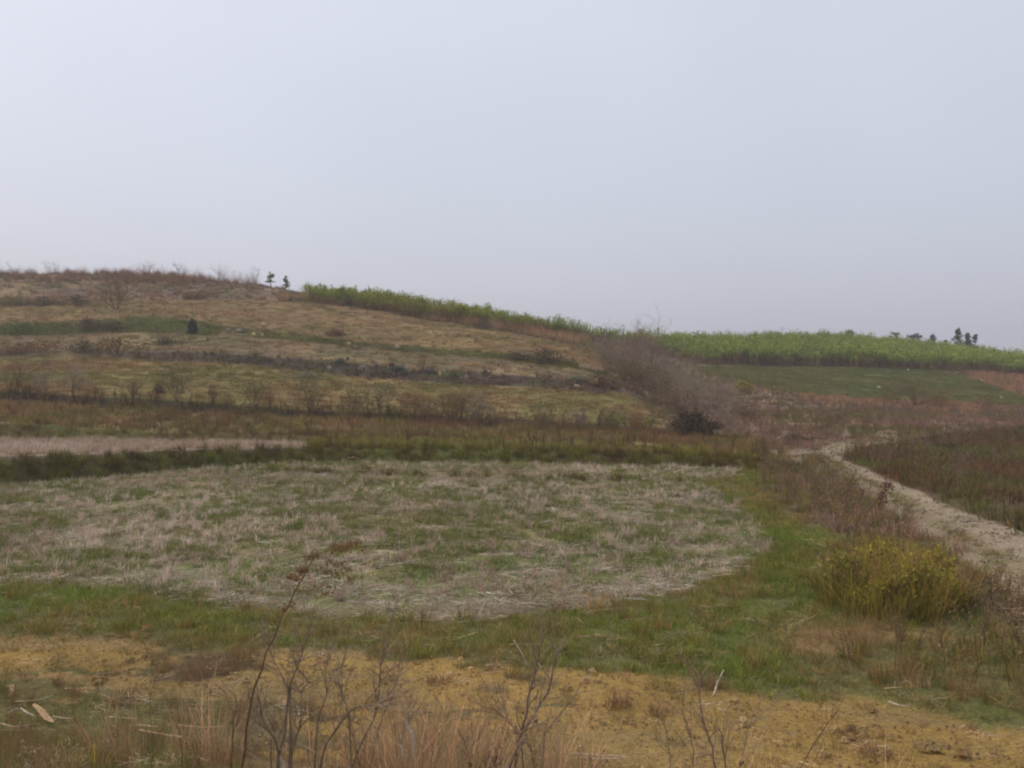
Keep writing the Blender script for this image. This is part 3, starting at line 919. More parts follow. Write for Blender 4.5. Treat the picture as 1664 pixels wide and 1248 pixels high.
# --- track and road surface
scatter('loose_grit', 'small grey and ochre stones on the yellow track', 'grit', 'stone', {'track': 34, 'soil': 5}, [(134, 106, 68), (126, 106, 78), (160, 138, 104)], (.3, .85), .1, 65)
scatter('road_stones', 'broken grey stones over the pale farm road', 'stones', 'stonebig', {'road': 7}, [(126, 112, 94), (116, 102, 86), (140, 124, 104)], (.25, .7), .1, 67)
scatter('track_weeds', 'small grey-green weeds growing in patches on the yellow track', 'weeds', 'short', {'track': 11}, [(108, 92, 56), (98, 92, 58), (90, 86, 56)], (.35, .8), .2, 69,
        sel=lambda x, y_, px, py: np.clip((fbm(x * .6, y_ * 2.2, 1.0, 71) - .53 + np.clip((560 - px) / 560, 0, 1) * .12 + np.clip((py - 1180) / 600, 0, .1)) / .1, 0, 1))
scatter('track_tufts', 'small dry grass sprigs scattered over the yellow track', 'grass', 'fine', {'track': 5}, [(116, 98, 66), (104, 92, 62), (128, 108, 76)], (.15, .45), .3, 72,
        sel=patch(.7, .50, .12, 172, .03))
scatter('track_clods', 'small ochre clods and stones on the yellow track', 'clods', 'stonebig', {'track': 2.2}, [(134, 110, 70), (120, 100, 70), (146, 124, 88)], (.4, 1.2), .2, 74, sel=patch(.9, .42, .2, 174, .1))
scatter('leaf_litter', 'bits of dead straw and leaf scattered on the yellow track', 'litter', 'straw', {'track': 3.2, 'soil': 3.5, 'embankment': 2}, [(120, 100, 76), (150, 130, 100), (170, 150, 130)], (.25, .6), .1, 73, zoff=.005)
RCX, RCY = [1338, 1375, 1440, 1520, 1600, 1700, 1800], [742, 764, 798, 849, 897, 955, 1010]
scatter('road_weeds', 'thin green and brown weeds along the crown and edges of the farm road', 'weeds', 'short', {'road': 26}, [(112, 98, 66), (98, 94, 54), (92, 98, 50)], (.5, 1.1), .15, 75,
        sel=lambda x, y_, px, py: patch(1.2, .40, .15, 77, .05)(x, y_, px, py) * np.exp(-((py - np.interp(px, RCX, RCY)) / np.maximum((py - 715) * .085, 1.5)) ** 2) + .10 * patch(.9, .55, .1, 78)(x, y_, px, py))
# --- foreground embankment
fg = lambda x, y_, px, py: np.where(y_ > 5.4, 1, 0) * (.15 + .9 * np.exp(-((px - 735) / 110.0) ** 2) + .3 * np.exp(-((px - 380) / 60.0) ** 2) + .28 * np.exp(-((px - 1110) / 120.0) ** 2))
scatter('foreground_grass', 'thin reddish dry grass at the bottom edge in front of the yellow track', 'grass', 'fine', {'embankment': 20}, [(118, 104, 76), (142, 124, 94), (104, 94, 66)], (.5, 1.75), .2, 81, sel=fg, tnoise=.8)
scatter('foreground_weeds', 'dry brown weed stems at the bottom edge in front of the track', 'weeds', 'weed', {'embankment': 4}, [(96, 76, 66), (110, 92, 80)], (.3, .75), .2, 83, sel=fg)

print('INSTANCES', sum(N_INST.values()), N_INST)
# ------------------------------------------------------------------ woody plants


def branches(rng, p, dr, L, r, lvl, maxlvl, kids, out, wig=.18, up=.05, ang=(.5, 1.0), ratio=(.4, .65)):
    n = 4 if lvl == 0 else (3 if lvl < maxlvl else 2)
    pts, rad = [p], [r]
    x, y, z = dr
    for i in range(n):
        x += rng.gauss(0, wig); y += rng.gauss(0, wig); z += rng.gauss(0, wig) + up
        l = math.sqrt(x * x + y * y + z * z) or 1
        x, y, z = x / l, y / l, z / l
        q = pts[-1]
        pts.append((q[0] + x * L / n, q[1] + y * L / n, q[2] + z * L / n))
        rad.append(r * (1 - .65 * (i + 1) / n))
    out.append((pts, rad, lvl))
    if lvl < maxlvl:
        for _ in range(kids[lvl]):
            t = rng.uniform(.25, 1.0) * n
            i = min(int(t), n - 1)
            q = t - i
            b = tuple(pts[i][k] * (1 - q) + pts[i + 1][k] * q for k in range(3))
            d0 = tuple(pts[i + 1][k] - pts[i][k] for k in range(3))
            l = math.sqrt(sum(c * c for c in d0)) or 1
            d0 = tuple(c / l for c in d0)
            s = rnd_dir(rng)
            a = rng.uniform(*ang)
            d1 = tuple(d0[k] * math.cos(a) + s[k] * math.sin(a) for k in range(3))
            branches(rng, b, d1, L * rng.uniform(*ratio), max(r * (1 - .6 * t / n) * .6, r * .2), lvl + 1, maxlvl, kids, out, wig, up, ang, ratio)


MATS = {
    'bark_dark': bark_mat('bark_dark', A(110, 94, 80)), 'bark_grey': bark_mat('bark_grey', A(96, 84, 76)), 'bark_brown': bark_mat('bark_brown', A(84, 62, 48)),
    'bark_pale': bark_mat('bark_pale', A(140, 124, 112)), 'twig_grey': leaf_mat('twig_grey', False, A(122, 110, 96), 0.0), 'twig_brown': leaf_mat('twig_brown', False, A(98, 82, 62), 0.0),
    'twig_dark': leaf_mat('twig_dark', False, A(118, 103, 86), 0.0), 'twig_rust': leaf_mat('twig_rust', False, A(112, 80, 58), 0.0),
    'leaf_olive': leaf_mat('leaf_olive', False, A(90, 86, 50)), 'leaf_green': leaf_mat('leaf_green', False, A(82, 92, 50)), 'leaf_brown': leaf_mat('leaf_brown', False, A(102, 78, 56)),
    'leaf_bramble': leaf_mat('leaf_bramble', False, A(74, 61, 48)), 'leaf_dark': leaf_mat('leaf_dark', False, A(84, 75, 56)), 'leaf_red': leaf_mat('leaf_red', False, A(98, 74, 62)), 'leaf_yellow': leaf_mat('leaf_yellow', False, A(128, 118, 52)), 'leaf_yellowolive': leaf_mat('leaf_yellowolive', False, A(116, 114, 50)),
    'needle': leaf_mat('needle', False, A(60, 66, 54)), 'rust_leaf': leaf_mat('rust_leaf', False, A(112, 92, 66)), 'leaf_greygreen': leaf_mat('leaf_greygreen', False, A(104, 106, 90)),
    'straw': bark_mat('straw', A(176, 150, 118), 24), 'bleached': bark_mat('bleached', A(160, 148, 134), 24), 'cane_dry': bark_mat('cane_dry', A(136, 114, 86), 24),
    'stone': bark_mat('stone', A(146, 130, 108), 9), 'stone_yellow': bark_mat('stone_yellow', A(152, 130, 88), 9), 'stone_grey': bark_mat('stone_grey', A(104, 95, 86), 9),
    'grass_gold': leaf_mat('grass_gold', False, A(126, 116, 50)), 'grass_olive': leaf_mat('grass_olive', False, A(94, 88, 44)), 'grass_tan': leaf_mat('grass_tan', False, A(120, 92, 64)),
    'grass_red': leaf_mat('grass_red', False, A(102, 80, 62)),
}


def make_shrub(name, rng, H, stems, spread, kids, bark, twig, leaf=None, nleaf=0, leafsize=.06, r=.02, wig=.16, up=.06, lvl=3, zmin=.25):
    """one shrub: an Empty, each main stem a part with its twigs below it, and the leaves as one part"""
    root = empty(name, (0, 0, 0))
    ends = []
    for s in range(stems):
        az = 2 * math.pi * (s + rng.uniform(-.4, .4)) / stems
        sp = spread * rng.uniform(.4, 1.1)
        dr = (math.cos(az) * sp, math.sin(az) * sp, 1.0)
        out_ = []
        branches(rng, (math.cos(az) * .06 * H * spread, math.sin(az) * .06 * H * spread, -.03), dr, H * rng.uniform(.62, .85), r * rng.uniform(.7, 1.1), 0, lvl, kids, out_, wig, up)
        st, tw = MB(), MB()
        for pts, rad, lv in out_:
            c = vcol(rng, .75, 1.25, .05)
            if lv == 0: st.tube(pts, rad, 5, (1, 1, 1))
            else: tw.tube(pts, [max(q, r * .09) for q in rad], 3, c)
            if lv >= 1: ends += pts[1:]
        so_ = st.obj('stem', bark, root)
        if tw.v: tw.obj('twigs', twig, so_)
    if leaf is not None and nleaf:
        lm = MB()
        ends = [e_ for e_ in ends if e_[2] > zmin * H] or ends
        for _ in range(nleaf):
            e_ = rng.choice(ends)
            lm.leaf(tuple(e_[k] + rng.gauss(0, leafsize * 1.2) for k in range(3)), rnd_dir(rng), leafsize * rng.uniform(.6, 1.3), vcol(rng, .6, 1.4, .12), rng)
        lm.obj('foliage', leaf, root)
    return root


def place(o, loc, s=1.0, rz=0.0, label=None, cat=None, group=None):
    o.location = tuple(loc)
    o.scale = (s, s, s) if not isinstance(s, tuple) else s
    o.rotation_euler = (0, 0, rz)
    return tag(o, label, cat, group)


def make_mound(name, rng, W, H, leaf, twig, n=900, size=.09, dome=.75):
    """a low rounded bush: woody stems under an uneven shell of small leaves"""
    root = empty(name, (0, 0, 0))
    tw = MB()
    tips = []
    for _ in range(26):
        az, rr = rng.uniform(0, 6.283), rng.uniform(0, W * .5)
        b = (math.cos(az) * rr * .4, math.sin(az) * rr * .4, -.03)
        t = (math.cos(az) * rr, math.sin(az) * rr, H * (1 - dome * (rr / (W * .5)) ** 2) * rng.uniform(.75, 1.12))
        m_ = tuple((b[k] + t[k]) / 2 + rng.gauss(0, .05) for k in range(3))
        tw.tube([b, m_, t], [.02, .014, .006], 3, vcol(rng, .7, 1.2, .05))
        tips += [m_, t, t]
    tw.obj('stems', twig, root)
    lm = MB()
    for _ in range(n):
        p = rng.choice(tips)
        s = W * .075
        q = (p[0] + rng.gauss(0, s), p[1] + rng.gauss(0, s), max(.02, p[2] + rng.gauss(0, s * .7) - H * .03))
        lm.leaf(q, rnd_dir(rng), size * rng.uniform(.6, 1.4), vcol(rng, .55, 1.4, .12), rng)
    lm.obj('foliage', leaf, root)
    return root


def make_pine(name, rng, H, W, kind='spire'):
    root = empty(name, (0, 0, 0))
    tk = MB()
    lx, ly = rng.gauss(0, .03), rng.gauss(0, .03)
    tk.tube([(0, 0, -.1), (lx * H * .5, ly * H * .5, H * .5), (lx * H, ly * H, H * .97)], [H * .022, H * .014, .01], 6, (1, 1, 1))
    tk.obj('trunk', MATS['bark_dark'], root)
    cr_ = MB()
    br = MB()
    for k in range(90 if kind != 'umbrella' else 26):
        t = rng.uniform(.1, 1.0) if kind == 'spire' else (rng.uniform(.25, 1.0) if kind == 'round' else rng.uniform(.66, 1.0))
        az = rng.uniform(0, 6.283)
        if kind == 'spire': R = W * (1.02 - t) ** .7 * rng.uniform(.3, 1.15) + .12
        elif kind == 'umbrella':
            t = rng.choice((.6, .66, .78, .82, .86, .95)) + rng.gauss(0, .03)
            R = W * (1.9 - t * 1.55) * rng.uniform(.5, 1.2)
        else: R = W * (1 - (abs(t - .6) * 2.0) ** 2) * rng.uniform(.3, 1.1)
        b = (lx * H * t, ly * H * t, H * t)
        e_ = (b[0] + math.cos(az) * R, b[1] + math.sin(az) * R, b[2] + R * rng.uniform(-.05, .4))
        br.tube([b, e_], [H * .005, H * .002], 3, (1, 1, 1))
        for _ in range(38):
            f_ = rng.uniform(.25, 1.05)
            sp_ = .06 if kind == 'umbrella' else .10 * (1 + R * .4)
            p = tuple(b[q] + (e_[q] - b[q]) * f_ + rng.gauss(0, sp_) for q in range(3))
            cr_.leaf(p, rnd_dir(rng), rng.uniform(.14, .32) * (.5 if kind == 'umbrella' else 1), vcol(rng, .6, 1.4, .1), rng)
    tag(br.obj('limbs', MATS['bark_dark'], root), kind='stuff')
    cr_.obj('crown', MATS['needle' if kind != 'umbrella' else 'leaf_greygreen'], root)  # umbrella crowns take a paled leaf colour, haze painted into it
    return root


# --- trees that stand on the far side of the ridge, only their tops clear of the cane
RG = 'dark pines beyond the ridge'
for n_, (x, y, dd, W, kind, lab) in enumerate([
        (1558, 535, 178, 2.2, 'spire', 'tallest dark pine of the tight clump of three beyond the cane'),
        (1572, 542, 180, 1.9, 'spire', 'middle thinner pine of the tight clump of three beyond the cane'),
        (1585, 545, 179, 2.2, 'spire', 'right-hand bushy pine of the tight clump of three beyond the cane'),
        (1452, 541, 182, 1.7, 'round', 'small round-topped pine standing alone farthest from the pine clump'),
        (1486, 544, 184, 3.0, 'round', 'broad double-topped dark tree on the ridge between two small pines'),
        (1511, 545, 182, 2.3, 'spire', 'pointed pine just right of the broad double-topped tree'),
        (1536, 554, 182, 1.9, 'spire', 'smallest pine just left of the tight clump of three'),
        (1379, 539, 184, 2.6, 'round', 'low wide tree top barely showing above the middle of the cane ridge')]):
    zt = CAMZ - (y - HY) * dd / F
    b = at_d(x, dd)
    o = make_pine('pine_tree', random.Random(400 + n_), zt - b[2], W, kind)
    place(o, b, 1, n_ * 1.3, lab, 'tree', RG)

b = at_d(1572, 176)
o = make_mound('ridge_bush', random.Random(439), 5.2, 3.2, MATS['needle'], MATS['twig_dark'], 1500, .28, .6)
place(o, b, 1, 0, 'dark bush filling the foot of the three-pine clump', 'bush')

LG = 'small trees on the left skyline'
for n_, (x, y, dd, W, kind, lab) in enumerate([
        (440, 440, 120, .62, 'umbrella', 'small flat-topped pine highest on the skyline just left of the cane'),
        (464, 449, 121, .55, 'umbrella', 'lower small pine on the skyline next to the cane edge')]):
    zt = CAMZ - (y - HY) * dd / F
    b = at_d(x, dd)
    o = make_pine('pine_tree', random.Random(430 + n_), max(zt - b[2], 1.2), W, kind)
    place(o, b, 1, n_ * 2.1, lab, 'tree', LG)


def bare(seed, H, stems=5, spread=.45, kids=(7, 5, 4), bark='bark_grey', twig='twig_grey', leaf=None, nleaf=0, leafsize=.07, r=None, name='bare_shrub', lvl=3, wig=.16, up=.06):
    return make_shrub(name, random.Random(seed), H, stems, spread, kids, MATS[bark], MATS[twig], MATS[leaf] if leaf else None, nleaf, leafsize, r or H * .011, wig, up, lvl)


# skyline shrubs
SKY = 'bare shrubs along the left skyline'
for n_, (x, y, dd, bk, lab) in enumerate([
        (18, 428, 117, 'grey', 'thin grey bare shrub on the skyline at the very left edge'),
        (48, 431, 117, 'grey', 'low grey bare shrub on the skyline second from the left edge'),
        (82, 426, 117, 'grey', 'tallest grey bare shrub near the left end of the skyline'),
        (132, 432, 118, 'grey', 'sparse bare sapling alone on the flat skyline at left'),
        (175, 434, 118, 'grey', 'tiny bare sapling on the skyline left of the reddish hump'),
        (215, 433, 116, 'rust', 'reddish bare shrub at the left end of the skyline hump'),
        (238, 426, 116, 'rust', 'reddish brown bare shrub topping the skyline hump'),
        (258, 432, 116, 'rust', 'reddish shrub at the right end of the skyline hump'),
        (297, 428, 116, 'brown', 'dark brown pointed shrub on the skyline right of the hump'),
        (318, 437, 116, 'rust', 'low rusty shrub on the skyline beside the dark pointed one'),
        (358, 434, 118, 'grey', 'grey bare shrub midway between the dark pointed shrub and the pines'),
        (385, 441, 118, 'grey', 'small grey bare shrub on the skyline between two taller ones left of the pines'),
        (410, 441, 118, 'dark', 'dark pointed bare shrub on the skyline just left of the flat-topped pine')]):
    b = at_d(x, dd)
    H = max(CAMZ - (y - HY) * dd / F - b[2], .8)
    o = bare(450 + n_, H, 6, .55, (6, 5, 3), 'bark_grey' if bk == 'grey' else 'bark_brown', 'twig_' + bk, r=H * .012)
    place(o, b, 1, 0, lab, 'shrub', SKY)

# grey bare thicket between terraces and valley
TH = 'big bare shrubs in the thicket beside the terraces'
for n_, (x, yb, yt, dd, sp, tw, lf, nl, lab) in enumerate([
        (985, 622, 556, 72, .45, 'dark', None, 0, 'grey bare shrub at the upper left end of the thicket'),
        (1012, 640, 541, 70, .5, 'dark', None, 0, 'tall dense grey bare shrub on the left of the thicket top'),
        (1052, 648, 537, 69, .5, 'dark', None, 0, 'tallest bare shrub of the thicket with twigs reaching the sky'),
        (1085, 652, 565, 68, .5, 'grey', None, 0, 'grey bare shrub against the left end of the cane'),
        (1040, 662, 585, 65, .5, 'brown', 'leaf_olive', 500, 'olive leafy shrub low in front of the tall bare shrubs'),
        (1072, 672, 598, 63, .55, 'brown', 'leaf_olive', 350, 'thin olive and brown shrub low in the middle of the thicket'),
        (1112, 676, 600, 62, .55, 'grey', None, 0, 'mauve-grey bare shrub left of the pale valley twigs'),
        (1150, 690, 612, 60, .55, 'grey', None, 0, 'loose mauve-grey bare shrub above the dark bramble mound'),
        (1098, 690, 632, 58, .5, 'brown', 'leaf_brown', 250, 'brown shrub with a few dead leaves left of the dark bramble mound'),
        (1185, 694, 628, 60, .55, 'grey', None, 0, 'low grey bare shrub at the right end of the thicket'),
        (1215, 700, 655, 60, .55, 'brown', 'leaf_brown', 160, 'small brown shrub between the thicket and the valley floor'),
        (1062, 702, 640, 56, .35, 'brown', None, 0, 'slim brown sapling at the right end of the lowest terrace')]):
    b = at_d(x, dd)
    H = (CAMZ - (yt - HY) * dd / F) - b[2]
    o = bare(480 + n_, max(H, 1.0), 7, sp, (8, 6, 4), 'bark_grey', 'twig_' + tw, lf, nl, .11, r=H * .009)
    place(o, b, 1, 0, lab, 'shrub', TH)

src = [o for o in C.objects if o.get('group') == TH and o.parent is None][:6]
src = [src[0], src[3], src[4], src[5]]
for n_, (x, dd, s_, lab) in enumerate([
        (998, 74, .95, 'bare shrub behind the upper left end of the thicket'),
        (1030, 73, 1.0, 'grey bare shrub between the two tallest ones of the thicket'),
        (1070, 72, .9, 'olive-tinged shrub right behind the tallest one of the thicket'),
        (1020, 66, .75, 'low olive-leaved shrub at the left foot of the thicket'),
        (1060, 65, .8, 'dense grey bare shrub in the heart of the thicket'),
        (1095, 66, .8, 'grey bare shrub in the thicket above the brown leafy one'),
        (1128, 66, .6, 'olive-tinged shrub in the lower right of the thicket'),
        (1165, 66, .5, 'low olive-leaved shrub above the right side of the bramble mound')]):
    o = copy_tree(src[n_ % 4])
    place(o, at_d(x, dd), s_, 1.1 + n_ * 1.9, lab, 'shrub', TH)

# the dark bramble mound
b = ground_at(1130, 712)
rg = random.Random(520)
o = make_mound('bramble_mound', rg, 2.5, 1.15, MATS['leaf_bramble'], MATS['twig_dark'], 3200, .10, .45)
place(o, b, (1, .9, 1), .2, 'dark brown bramble mound like a heap beside the end of the paddy bank', 'bush')
b2 = ground_at(1108, 708)
o = make_mound('bramble_mound', random.Random(521), 1.3, 1.25, MATS['leaf_bramble'], MATS['twig_dark'], 1000, .09, .7)
place(o, (b2[0] + .2, b2[1] + .6, b2[2]), 1, .4, 'dark reddish bush leaning over the left of the dark bramble mound', 'bush')
o = bare(523, 1.5, 8, .7, (7, 5, 3), 'bark_dark', 'twig_dark', r=.014)
place(o, ground_at(1180, 713), 1, 0, 'low dark bare bush touching the right of the dark bramble mound', 'shrub')

# bushes on the terraces
TB = 'low bushes on the hillside terraces'
for n_, (x, yb, w_, h_, lf, lab) in enumerate([
        (25, 497, 70, 15, 'leaf_olive', 'dark low bush at the left edge of the uppermost terrace line'),
        (75, 497, 60, 14, 'leaf_dark', 'dark low bush second from left on the uppermost terrace line'),
        (128, 498, 56, 20, 'leaf_dark', 'darkest hump on the uppermost terrace line left of the olive tree'),
        (140, 534, 50, 17, 'leaf_red', 'dark red-brown hump on the second terrace line'),
        (183, 535, 48, 12, 'leaf_dark', 'flat dark bush right of the red-brown hump'),
        (30, 541, 76, 16, 'leaf_green', 'dark green low bush at the left edge of the second terrace line'),
        (138, 573, 46, 20, 'leaf_dark', 'dark bush on the third terrace line left of the large low bush'),
        (192, 577, 86, 30, 'leaf_brown', 'large low brown and green bush on the third terrace line'),
        (60, 573, 80, 18, 'leaf_brown', 'brown bush at the left part of the third terrace line'),
        (270, 560, 44, 9, 'leaf_dark', 'thin dark patch of bush above the lowest terrace'),
        (316, 486, 34, 8, 'leaf_brown', 'small brown tuft high on the orange terrace'),
        (503, 614, 30, 9, 'leaf_greygreen', 'small flat grey-green bush alone on the lowest terrace'),
        (546, 545, 34, 10, 'leaf_brown', 'brown mound on the upper edge of the green strip'),
        (568, 497, 50, 16, 'leaf_brown', 'dry brown hump under the left part of the cane'),
        (592, 497, 22, 14, 'leaf_dark', 'small dark bush under the left part of the cane'),
        (782, 534, 44, 12, 'leaf_dark', 'dark bush below the cane at the middle of its slope'),
        (842, 541, 66, 14, 'leaf_brown', 'long brown dark-bottomed bush below the lower end of the cane'),
        (838, 586, 56, 14, 'leaf_dark', 'dark flat bush left of the big green-brown terrace bush'),
        (884, 591, 64, 24, 'leaf_dark', 'big dark green-brown bush at the right end of the green strip'),
        (645, 608, 38, 16, 'leaf_greygreen', 'dark grey-green bush on the stony bank'),
        (738, 616, 34, 14, 'leaf_green', 'green bush at the foot of the stony bank'),
        (552, 590, 20, 9, 'leaf_greygreen', 'small grey-green bush at the left of the stony bank'),
        (937, 622, 34, 12, 'leaf_greygreen', 'low green bush at the right end of the stony bank'),
        (978, 628, 34, 18, 'leaf_brown', 'rusty brown bush at the corner where terraces meet the thicket'),
        (1208, 640, 32, 24, 'leaf_yellow', 'yellow-green bush beside the lower left corner of the green field'),
        (1292, 718, 50, 10, 'leaf_dark', 'low dark bush behind the bend of the farm road'),
        (1535, 732, 36, 14, 'leaf_dark', 'dark hump in the scrub right of the farm road'),
        (258, 640, 16, 18, 'leaf_dark', 'small dark upright bush on the long dark bank')]):
    b = ground_at(x, yb)
    W, H = w_ * b[1] / F, h_ * b[1] / F
    o = make_mound('low_bush', random.Random(540 + n_), W, H, MATS[lf], MATS['twig_brown'], int(260 + w_ * 9), .13 if W > 1.5 else .08)
    place(o, b, (1.25, .85, .85), 0, lab, 'bush', TB)

o = make_pine('conifer_bush', random.Random(575), 1.35, .5, 'spire')
place(o, ground_at(313, 543), (.62, .62, .8), 0, 'small dark conifer alone on the middle terrace', 'tree')

# larger single shrubs on the hillside
for n_, (x, yb, yt, sp, st, tw, lf, nl, lab) in enumerate([
        (188, 503, 456, .7, 8, 'brown', 'leaf_olive', 500, 'hazy olive-brown bare tree rising above the uppermost terrace line'),
        (1490, 660, 614, .8, 9, 'brown', None, 0, 'wide dark brown bare shrub in front of the green field'),
        (1452, 660, 634, .7, 7, 'brown', None, 0, 'low brown bare shrub left of the wide dark one by the green field'),
        (1530, 664, 636, .7, 7, 'rust', None, 0, 'rusty bare shrub right of the wide dark one by the green field'),
        (1600, 668, 640, .7, 6, 'rust', None, 0, 'small rusty bare shrub near the right edge below the green field')]):
    b = ground_at(x, yb)
    H = (yb - yt) * b[1] / F
    o = bare(580 + n_, H, st, sp, (8, 5, 4), 'bark_brown', 'twig_' + tw, lf, nl, .12, r=H * .011)
    place(o, b, (1.25, 1.0, 1), 0, lab, 'shrub')

# slim saplings along the long dark bank
SP = 'slim saplings along the long dark bank'
prot = [bare(600 + i, 1.5, 7, .3, (11, 7), 'bark_brown', t, lf, nl, .06, r=.013, name='sapling', lvl=2, up=.1) for i, (t, lf, nl) in enumerate(
    [('twig_brown', None, 0), ('twig_grey', None, 0), ('twig_brown', 'leaf_green', 420), ('twig_rust', 'leaf_brown', 120)])]
used = [False] * 4
for n_, (x, yb, h_, k, lab) in enumerate([
        (22, 640, 52, 0, 'bare sapling on the dark bank at the left edge'),
        (62, 644, 44, 1, 'grey sapling on the dark bank second from the left edge'),
        (120, 646, 52, 1, 'grey sapling on the dark bank third from the left edge'),
        (215, 648, 36, 0, 'short bare sapling left of the small dark upright bush'),
        (288, 652, 56, 2, 'green leafy sapling standing out on the dark bank at left'),
        (345, 656, 32, 3, 'short brown sapling right of the green leafy one'),
        (415, 664, 44, 2, 'green sapling on the dark bank below the flat grey-green bush'),
        (438, 666, 30, 3, 'short brown sapling beside the second green one'),
        (505, 672, 52, 2, 'green sapling above the left end of the paddy strip bank'),
        (575, 676, 42, 2, 'low green sapling left of the row of brown saplings'),
        (618, 680, 52, 2, 'yellow-green sapling at the start of the brown row'),
        (672, 686, 54, 3, 'rusty sapling at the left of the brown row'),
        (690, 688, 44, 0, 'bare sapling second in the brown row'),
        (731, 690, 56, 3, 'tall rusty sapling in the middle of the brown row'),
        (748, 691, 60, 0, 'tallest bare sapling of the brown row'),
        (779, 692, 52, 1, 'grey sapling at the right of the brown row'),
        (808, 694, 38, 0, 'short bare sapling just past the brown row'),
        (882, 698, 40, 2, 'green sapling alone below the stony bank'),
        (912, 700, 30, 0, 'short bare sapling right of the lone green one'),
        (940, 702, 36, 1, 'grey sapling on the right part of the dark bank'),
        (985, 704, 40, 2, 'green sapling near the right end of the dark bank'),
        (1030, 706, 38, 3, 'rusty sapling last on the dark bank before the thicket')]):
    b = ground_at(x, yb)
    o = prot[k] if not used[k] else copy_tree(prot[k])
    used[k] = True
    s = h_ * b[1] / F / 1.6
    place(o, b, (s * 1.5, s * 1.5, s * 1.15), n_ * 1.7, lab, 'sapling', SP)

# ------------------------------------------------------------------ grass tussocks


def make_tussock(seed, n, rad, h, leaf, extra=None, lean=(.1, .8), wd=.011, plume=0):
    rng = random.Random(seed)
    root = empty('grass_tussock', (0, 0, 0))
    P_tuft(rng, n, rad, h, lean, wd, .12, .7, 4).obj('blades', MATS[leaf], root)
    if extra: P_tuft(rng, n // 3, rad, (h[0], h[1] * 1.1), (.3, 1.0), wd, .1, .7, 4).obj('dry_blades', MATS[extra], root)
    if plume:
        mb = MB()
        for _ in range(plume):
            az, ln = rng.uniform(0, 6.283), rng.uniform(.1, .6)
            hh = h[1] * rng.uniform(.9, 1.25)
            pts = [(math.cos(az) * (rad * .4 + ln * hh * t * t), math.sin(az) * (rad * .4 + ln * hh * t * t), hh * t) for t in (0, .35, .7, 1)]
            mb.tube(pts, [.003, .003, .002, .001], 3, vcol(rng, .8, 1.3, .05))
            for q in range(10):
                p = tuple(pts[2][k] + (pts[3][k] - pts[2][k]) * rng.random() for k in range(3))
                mb.leaf((p[0] + rng.gauss(0, .015), p[1] + rng.gauss(0, .015), p[2]), rnd_dir(rng), .035, vcol(rng, .8, 1.3, .08), rng)
        mb.obj('seed_heads', MATS['grass_tan'], root)
    return root


TG = 'tall yellow-green grass tussocks beside the road'
for n_, (x, yb, lf, ex, H, lab) in enumerate([
        (1365, 985, 'grass_olive', 'grass_gold', .78, 'leftmost olive tussock of the big grass clump by the road'),
        (1392, 955, 'grass_gold', 'grass_tan', .80, 'yellow tussock at the back left of the big grass clump'),
        (1402, 1005, 'grass_olive', 'grass_gold', .66, 'front left tussock of the big grass clump, olive and low'),
        (1432, 968, 'grass_gold', 'grass_tan', .95, 'tall yellow tussock in the centre of the big grass clump'),
        (1440, 1008, 'grass_gold', 'grass_olive', .7, 'front centre yellow tussock of the big grass clump'),
        (1462, 940, 'grass_gold', 'grass_tan', .85, 'tan-tipped tussock at the back of the big grass clump'),
        (1480, 1000, 'grass_olive', 'grass_gold', .82, 'bright olive tussock front right of the big grass clump'),
        (1500, 965, 'grass_gold', 'grass_tan', .95, 'tall golden tussock at the right of the big grass clump'),
        (1528, 985, 'grass_gold', 'grass_tan', .85, 'rightmost golden tussock of the big grass clump by the road'),
        (1498, 1012, 'grass_olive', 'grass_gold', .7, 'greenest low tussock at the front right corner of the clump'),
        (1412, 978, 'grass_gold', 'grass_olive', 1.1, 'long-bladed yellow tussock at the left of the centre of the big grass clump'),
        (1470, 975, 'grass_gold', 'grass_tan', 1.15, 'longest-bladed tussock just right of the centre of the big grass clump'),
        (1515, 1000, 'grass_gold', 'grass_tan', 1.05, 'long-bladed golden tussock at the lower right of the big grass clump'),
        (1345, 960, 'grass_olive', 'grass_tan', .7, 'thin olive tussock standing off the left end of the big grass clump'),
        (1560, 985, 'grass_olive', 'grass_tan', .75, 'thin olive tussock standing off the right end of the big grass clump')]):
    o = make_tussock(640 + n_, 130, .30, (H * .25, H * random.Random(n_).uniform(.75, 1.25)), lf, ex, (.1, 1.1), .013, 7 if n_ % 2 == 0 else 3)
    place(o, ground_at(x, yb), 1.0, n_, lab, 'grass tussock', TG)

for n_, (x, yb, w_, h_, lf, lab) in enumerate([
        (1375, 965, 60, 62, 'leaf_yellowolive', 'olive leafy bush at the left end of the big grass clump'),
        (1425, 950, 70, 66, 'leaf_yellow', 'yellow-green leafy bush at the back of the big grass clump'),
        (1448, 995, 76, 60, 'leaf_yellow', 'yellow-green leafy bush in the front middle of the big grass clump'),
        (1500, 992, 74, 72, 'leaf_yellowolive', 'olive leafy bush at the right front of the big grass clump'),
        (1522, 960, 66, 64, 'leaf_yellow', 'golden leafy bush at the right end of the big grass clump')]):
    b = ground_at(x, yb)
    o = make_mound('leafy_bush', random.Random(660 + n_), w_ * b[1] / F * 1.35, h_ * b[1] / F * .95, MATS[lf], MATS['twig_brown'], 620, .06, .25)
    place(o, b, 1, 0, lab, 'bush', 'leafy bushes in the big grass clump')

